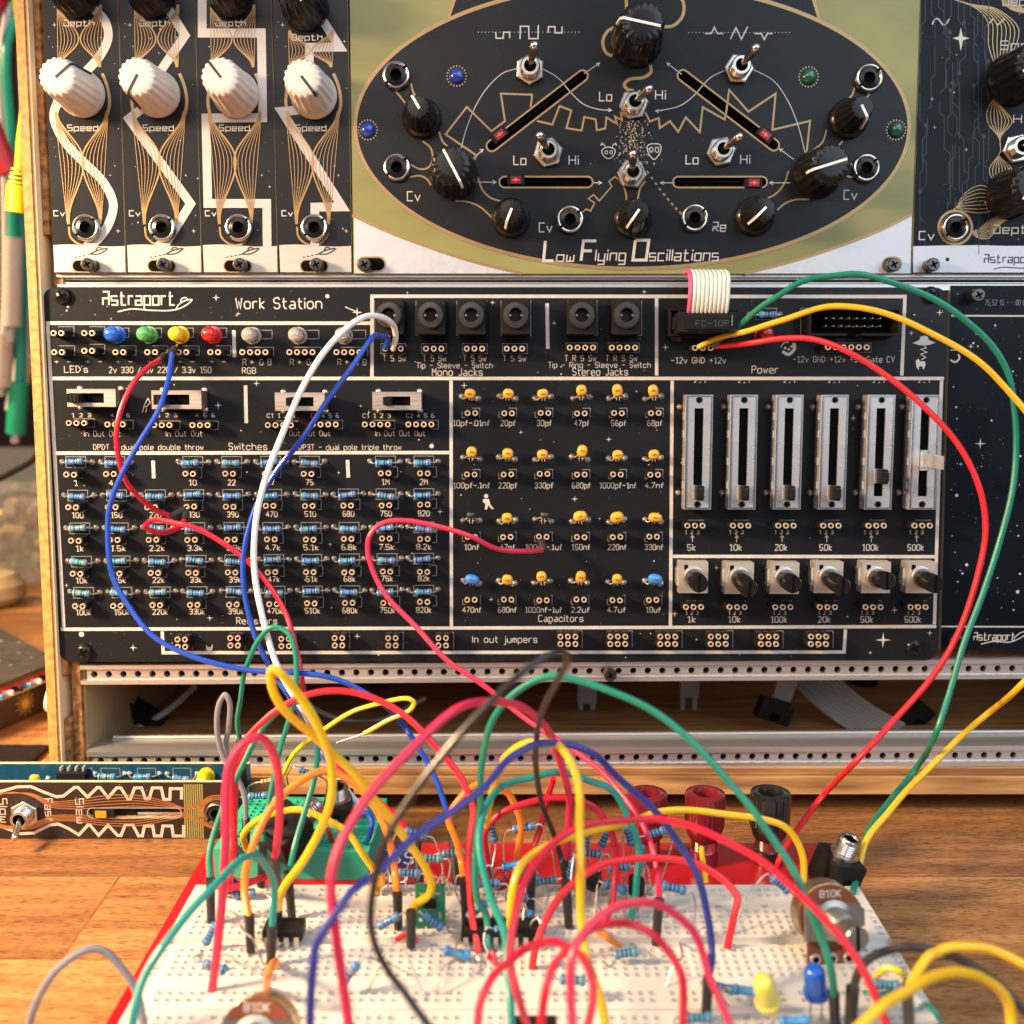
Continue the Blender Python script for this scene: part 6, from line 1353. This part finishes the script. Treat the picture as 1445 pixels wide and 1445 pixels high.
# --- lower right corner
wire('yellow', 'thick yellow wire arching in the lower right corner of the photo', "1206,1455,170 1245,1421,174 1278,1399,178 1312,1381,182 1353,1372,186 1386,1379,188 1413,1399,188 1426,1428,187 1428,1462,185", r=1.0)
wire('yellow', 'yellow wire lying across the dark wire and leaving the right edge', "1280,1400,193 1297,1367,196 1312,1348,198 1326,1343,199 1353,1336,200 1394,1338,200 1445,1361,198 1475,1380,196", e0="1283,1452,b", r=1.0)
wire('brown', 'dark brown wire arching across the right end of the board', "1203,1400 1211,1376,205 1228,1354,206 1259,1340,206 1290,1336,205 1328,1343,204 1363,1359,202 1404,1386,200 1460,1440,197", e0="1199,1462,b", r=.95, rs=1.5)
wire('lemon', 'short yellow bridge wire on the right end of the board', "1233,1382,b 1243,1372,222 1257,1367,221 1269,1370,220 1277,1380,b", r=.8)
wire('teal', 'short teal wire lying at the right edge of the white board', "1300,1420,b 1312,1421,206 1322,1432,204 1328,1444,b", r=.6)
wire('teal', 'short teal wire beside the blue round led', "1222,1400,b 1240,1404,217 1262,1399,218 1279,1386,b", r=.6)

# ------------------------------------------------------------------ resistors standing on the boards
LAB = {}
def resistor(cx, cy, ang, f1, f2, label, Y=None, bands='nkkkn', zb=None, rr=1.0, body=None, depth_tilt=0):
    zb = ZB if zb is None else zb
    a, b = Pz(*f1, zb), Pz(*f2, zb); Y = Y or (a.y+b.y)/2
    c = Py(cx, cy, Y); d = Vector((math.cos(R(ang)), depth_tilt, math.sin(R(ang)))).normalized()
    t = thing('resistor', label, 'resistor', c, 'loose resistors plugged into the breadboards'); Mx = d.to_track_quat('X', 'Z').to_matrix().to_4x4()
    mb = MB(); resistor_body(mb, bands, None, body, 6.4*rr, rr); obj('resistor_body', mb, t, TM(c) @ Mx)
    e1, e2 = c-d*3.2*rr, c+d*3.2*rr
    if (e1-a).length+(e2-b).length > (e1-b).length+(e2-a).length: a, b = b, a
    for e, f, s in ((e1, a, -1), (e2, b, 1)):
        mb = MB(); k = e+d*s*1.6; mid = Vector(((k.x*.45+f.x*.55)+s*d.x*1.2, (k.y+f.y)/2, f.z+(k.z-f.z)*.55)); mb.tube(catmull([e-d*s*.2, k, mid, f], 6), .27, SOLDER, 6); obj('lead', mb, t)
resistor(344,1261,6,(322,1262),(381,1278),'resistor lying low beside the left chip and orange wire')
resistor(297,1318,62,(312,1296),(288,1350),'tilted resistor at the left edge of the white board',Y=242)
resistor(303,1364,-20,(284,1346),(330,1392),'pale resistor under the tilted one at the left edge',bands='dkknk')
resistor(494,1374,55,(489,1404),(569,1370),'steep resistor on the bare left middle of the board',Y=224,bands='nkkrn')
resistor(587,1176,-16,(548,1258),(624,1262),'highest resistor in front of the plate left of the orange bend',Y=270)
resistor(609,1211,-4,(574,1260),(624,1257),'resistor right under the highest one near the sticker',Y=269,body=RTEAL)
resistor(640,1204,3,(601,1258),(664,1264),'resistor touching the top of a black connector near the orange wire',Y=270,body=RTEAL,bands='nkkon')
resistor(578,1232,-3,(566,1262),(655,1266),'resistor above the small green chip board beside the sticker',Y=268)
resistor(611,1301,-38,(574,1324),(628,1312),'resistor hanging against the small green chip board',Y=247)
resistor(645,1345,-14,(622,1370),(672,1376),'plain blue resistor lying in front of the black connector',Y=237,bands='b',rr=1.08)
resistor(673,1284,42,(660,1322),(694,1300),'slanted resistor over the long black chip, left one',Y=250)
resistor(692,1307,4,(664,1334),(716,1332),'level resistor over the long black chip',Y=248,bands='n')
resistor(690,1247,-2,(668,1290),(716,1288),'resistor half behind the teal wire above the black chip',Y=262)
resistor(729,1266,-6,(704,1296),(766,1300),'resistor under the yellow and red wires above the black chip',Y=258)
resistor(753,1300,-62,(741,1330),(770,1330),'steep resistor at the right end of the long black chip',Y=250)
resistor(695,1173,-80,(688,1262),(694,1268),'upright resistor standing high between red wires',Y=273)
resistor(739,1168,12,(719,1258),(784,1258),'resistor standing highest behind the orange bend',Y=270)
resistor(724,1221,12,(702,1262),(760,1266),'resistor in the tangle left of the black connector',Y=266,bands='b')
resistor(829,1187,85,(825,1262),(832,1270),'upright resistor left of the red plate edge',Y=270,body=RTEAL)
resistor(834,1204,-6,(822,1262),(852,1264),'level resistor crossing the tall yellow wire',Y=269)
resistor(854,1181,70,(842,1262),(858,1268),'upright resistor right of the tall yellow wire',Y=272)
resistor(887,1179,-72,(874,1250),(884,1270),'upright resistor left of the teal wire before the red posts',Y=272)
resistor(925,1175,18,(916,1262),(930,1250),'tilted resistor in front of the half hidden red post',Y=272)
resistor(874,1224,4,(858,1250),(902,1280),'low resistor behind the small black transistor',Y=266)
resistor(951,1253,-14,(912,1280),(975,1318),'bare lying resistor right of the black connector',Y=258,rr=1.06)
resistor(808,1383,-4,(778,1404),(828,1420),'resistor inside the small red loop',Y=222,body=RTEAL)
resistor(986,1436,2,(962,1452),(1012,1450),'resistor at the bottom edge beside the blue wire end',Y=207,body=RTEAL)
resistor(1018,1393,-16,(1002,1398),(1060,1420),'resistor leading to the yellow round led, left half',Y=219,body=RTEAL)
resistor(1052,1398,-8,(1028,1420),(1088,1416),'resistor touching the yellow round led',Y=216,bands='b')
resistor(1101,1248,-40,(1034,1318),(1124,1262),'resistor tucked under the long red wire near the right potentiometer',Y=258)
resistor(1250,1390,-4,(1232,1392),(1278,1394),'resistor lying under the yellow bridge wire',Y=216,body=RTEAL)
resistor(1121,1441,4,(1098,1452),(1146,1452),'resistor at the bottom edge under the blue round led',Y=206,bands='b')
resistor(364,1123,3,(346,1128),(392,1130),'resistor at the back left of the green mini board',zb=ZG,Y=318)
resistor(432,1089,-20,(408,1112),(462,1112),'small resistor standing on the far edge of the green mini board',zb=ZG,Y=318,rr=.8)
resistor(376,1102,10,(352,1120),(402,1118),'tan resistor with thin leads behind the green board resistor',zb=ZG,Y=322,rr=.6,body=mat('tan_resistor',(.55,.36,.18),.4),bands='nro')

# more resistors in the tangle
resistor(748,1235,-30,(730,1288),(770,1276),'resistor leaning behind the black connector and yellow wire',Y=262)
resistor(668,1229,20,(652,1280),(690,1274),'resistor leaning in the tangle under the orange bend',Y=264,bands='rrkrn')
resistor(805,1228,75,(800,1270),(812,1282),'upright resistor behind the black connector in mid board',Y=266)
resistor(770,1243,8,(752,1290),(796,1286),'level resistor low behind the red arch',Y=262,body=RTEAL)
resistor(905,1207,-84,(900,1262),(910,1276),'upright resistor close right of the teal wire',Y=270)
resistor(868,1252,-20,(850,1292),(890,1300),'resistor between the two small black transistors',Y=262,bands='b')
resistor(548,1300,30,(532,1336),(572,1322),'resistor beside the orange wire connector left of the chip board',Y=246)
resistor(712,1318,-24,(690,1350),(742,1344),'resistor in front of the long black chip under the wires',Y=244)
resistor(884,1345,10,(862,1366),(912,1362),'resistor lying inside the widest red loop',Y=236,body=RTEAL)
# bare tinned wire bridges
def bridge(f1, f2, top, Y, label):
    a, b = Pz(*f1, ZB), Pz(*f2, ZB); c = Py(*top, Y); mb = MB(); mb.tube(catmull([a, a*.4+c*.6+Vector((0,0,2)), c, b*.4+c*.6+Vector((0,0,2)), b], 7), .27, SOLDER, 6); tag(obj('bare_wire', mb), label, 'wire', 'bare wire bridges on the breadboard')
bridge((822,1262),(800,1292),(812,1196),268,'bare wire bridge crossing in front of the red plate behind the yellow wire')
bridge((862,1256),(838,1296),(850,1206),268,'tall bare wire bridge between the transistors')
bridge((712,1264),(752,1264),(762,1190),270,'tall bare wire bridge beside the orange bend')
bridge((636,1262),(606,1300),(622,1236),262,'bare wire bridge over the small chip board')
bridge((918,1262),(896,1290),(912,1222),266,'bare wire bridge right of the small black transistor')
bridge((320,1284),(372,1362),(346,1316),240,'long slack bare wire at the left end of the board')
bridge((300,1352),(386,1384),(340,1362),232,'low bare wire near the bottom left potentiometer')
bridge((520,1398),(600,1408),(560,1330),232,'long thin bare wire arching over the empty middle strip')
bridge((958,1330),(940,1392),(962,1352),232,'bare wire slanting between the red loops and the blue wire')
bridge((742,1330),(772,1340),(758,1296),246,'short bare wire bridge at the right end of the long chip')
bridge((650,1326),(622,1404),(640,1356),232,'long bare wire dropping in front of the plain blue resistor')
for f1, f2, lab in (((690,1352),(700,1362),'short red wire bridge lying before the long black chip'),((560,1326),(590,1330),'short red wire bridge before the chip board')): wire('red', lab, f'{f1[0]},{f1[1]},b {(f1[0]+f2[0])/2},{f1[1]-8},{Pz(*f1,ZB).y-1} {f2[0]},{f2[1]},b', r=.7)
# ------------------------------------------------------------------ chips, leds, transistors
def dip(label, c, n, ang=0, w=6.4, h=3.2):
    t = thing('chip', label, 'chip', c); L = n*2.54; M = TM(c) @ Matrix.Rotation(ang, 4, 'Z'); b = MB()
    b.box((-L/2,-w/2,1.6),(L/2,w/2,1.6+h), BLKPL, None, .35); b.lathe([(.8,1.62+h),(.01,1.63+h)], HOLE, Matrix.Translation((-L/2+1.6,0,0)), 12, cap1=False); obj('chip_body', b, t, M)
    b = MB()
    for i in range(n):
        for s in (-1, 1): x = (i-(n-1)/2)*2.54; b.box((x-.6,s*3.7-.12,.8),(x+.6,s*3.7+.12,3.2), TIN); b.box((x-.25,s*3.7-.12,-1.5),(x+.25,s*3.7+.12,.8), TIN)
    obj('chip_legs', b, t, M)
dip('long black chip bridging the channel in the middle of the board', Vector((Pz(707,1325,ZB).x, 246.0, ZB)), 8)
dip('short black chip between the black connectors at the left of the board', Vector((Pz(404,1322,ZB).x, 246.0, ZB)), 4)
dip('black chip under the red loops near the front of the board', Vector((Pz(752,1432,ZB).x, 207.0, ZB)), 4)
t = thing('chip_module', 'small upright green circuit board with a tiny black chip', 'circuit board', Pz(608,1310,ZB)); c = Pz(608,1310,ZB); b = MB()
b.box((-3.9,-.5,.8),(3.9,.5,12.6), mat('green_circuit_board', (0.012,0.20,0.11), .35)); b.box((-1.6,-1.5,6.4),(1.6,-.5,9.0), BLKPL, None, .2)
for s in (-1,1):
    for k in range(3): b.box((-1.3+k*1.1-.2,-.9,7.7+s*1.6-.35),(-1.3+k*1.1+.2,-.5,7.7+s*1.6+.35), TIN)
b.box((2.2,-.7,3.2),(2.8,-.5,5.0), TIN); b.box((-2.8,-.7,9.8),(-1.4,-.5,10.4), TIN); b.box((1.2,-.7,10),(2.6,-.5,10.6), TIN); b.box((-3,-.7,2.4),(-1.6,-.5,3.2), WHITEPL)
obj('board', b, t, TM(c)); b = MB()
for k in range(4): b.tube([(-3.8+k*2.54,0,2.5),(-3.8+k*2.54,0,-1.5)], .3, SOLDER, 6)
obj('pin', b, t, TM(c))
def led(label, top, base, col, nm, m=None):
    a, b = Pz(*base, ZB+7), None; c = a; tp = Py(*top, c.y-3)
    t = thing('round_led', label, 'led', c); d = (tp-c).normalized(); q = d.to_track_quat('Z','Y').to_matrix(); link('led_lens', led_mesh(col, nm, False, 2.5, 8.6), TM(c, q), t)
    for s in (-1, 1):
        mb = MB(); mb.tube(catmull([c+Vector((s*1.0,0,.2)), c+Vector((s*1.27,-.3,-3)), Vector((c.x+s*1.27, c.y-.8, ZB-1))], 4), .28, SOLDER, 6); obj('lead', mb, t)
led('yellow round led leaning left of the blue one', (1073,1366), (1084,1416), (0.78,0.68,0.12), 'lemon')
led('blue round led standing in front of the right potentiometer', (1147,1352), (1152,1402), (0.005,0.11,0.62), 'azure')
def to92(label, px, py, ang):
    c = Pz(px, py, ZB); t = thing('transistor', label, 'transistor', c); b = MB(); P = [(2.3*math.cos(a), 2.3*math.sin(a)) for a in [R(-40)+R(260)*i/14 for i in range(15)]]
    b.poly(P, [], 9.6, BLKPL, 4.6, BLKPL); obj('case', b, t, TM(c) @ Matrix.Rotation(ang, 4, 'Z'))
    for k in (-1,0,1): b = MB(); b.tube([(k*.8,0,5.2),(k*1.27,0,3),(k*1.27,0,-1)], .25, SOLDER, 6); obj('leg', b, t, TM(c) @ Matrix.Rotation(ang, 4, 'Z'))
to92('black transistor in front of the teal wire', 898, 1284, 1.9); to92('black transistor left of the teal wire by the far bus rows', 838, 1276, 1.2)
def disc(label, px, py, Yd, m, d=5.5):
    f = Pz(px, py, ZB); c = f+Vector((0,0,Yd)); t = thing('disc_capacitor', label, 'capacitor', f); b = MB(); b.lathe([(.01,-1.2),(d*.38,-1.0),(d*.5,-.2),(d*.5,.2),(d*.38,1.0),(.01,1.2)], m, None, 20, cap0=False, cap1=False); obj('capacitor_body', b, t, TM(c) @ Matrix.Rotation(R(80), 4, 'X'))
    for s in (-1,1): b = MB(); b.tube([c+Vector((s*1.2,0,-d*.4)), Vector((f.x+s*1.27, f.y, f.z-1))], .25, SOLDER, 6); obj('lead', b, t)
disc('flat yellow capacitor standing at the far edge of the white board', 532, 1264, 5.0, CAPO, 5.2)
disc('small red brown capacitor in the tangle beside the teal wire', 706, 1274, 6.0, mat('red_brown_cap', (.28,.03,.02), .35), 4.6)
# ------------------------------------------------------------------ grey ribbon cable plugged into the power header
pc = Pn(994, 456, 11); t = thing('ribbon_cable', 'striped grey ribbon cable with one pink edge plugged into the black power header', 'cable', pc)
b = MB(); b.box((-9.3,-3.3,-5),(9.3,3.3,5.2), BLKPL, None, .4); b.box((-7.2,-2.4,5.1),(7.4,1.4,5.6), BLKGL, None, .2); b.box((-9.9,-2,-4),(-9.2,2,3), BLKPL); b.box((9.2,-2,-4),(9.9,2,3), BLKPL); b.box((7.6,-1.2,5.2),(7.9,2.0,5.7), CHROME); b.box((-6.0,-3.4,5.0),(7,-2.7,5.5), HOLE)
glyphs(b, "FC-10P", (-3.7,-1.3), (1.15,0), (0,1), 1.7, 5.64, .22, mat('moulded_mark', (.05,.05,.05), .4))
obj('connector_body', b, t, TM(pc, PROT))
mb = MB(); IV = mat('ivory_ribbon', (0.74,0.71,0.63), .45, var=.05); PK = mat('pink_ribbon_edge', (.72,.10,.25), .45)
for i in range(10):
    u = (i-4.5)*1.32; P = [(u,2.4,3.0),(u*1.0,3.2,4.8),(u,6,6.6),(u+.1,10,7.2),(u+.2,14,5.6+.12*i),(u+.2,16.2,1.5),(u+.2,16.6,-6)]
    mb.tube(catmull(P, 6), .69, PK if i == 0 else IV, 8)
obj('cable_strip', mb, t, TM(pc, PROT), 60)
print('objects', len(SC.objects))
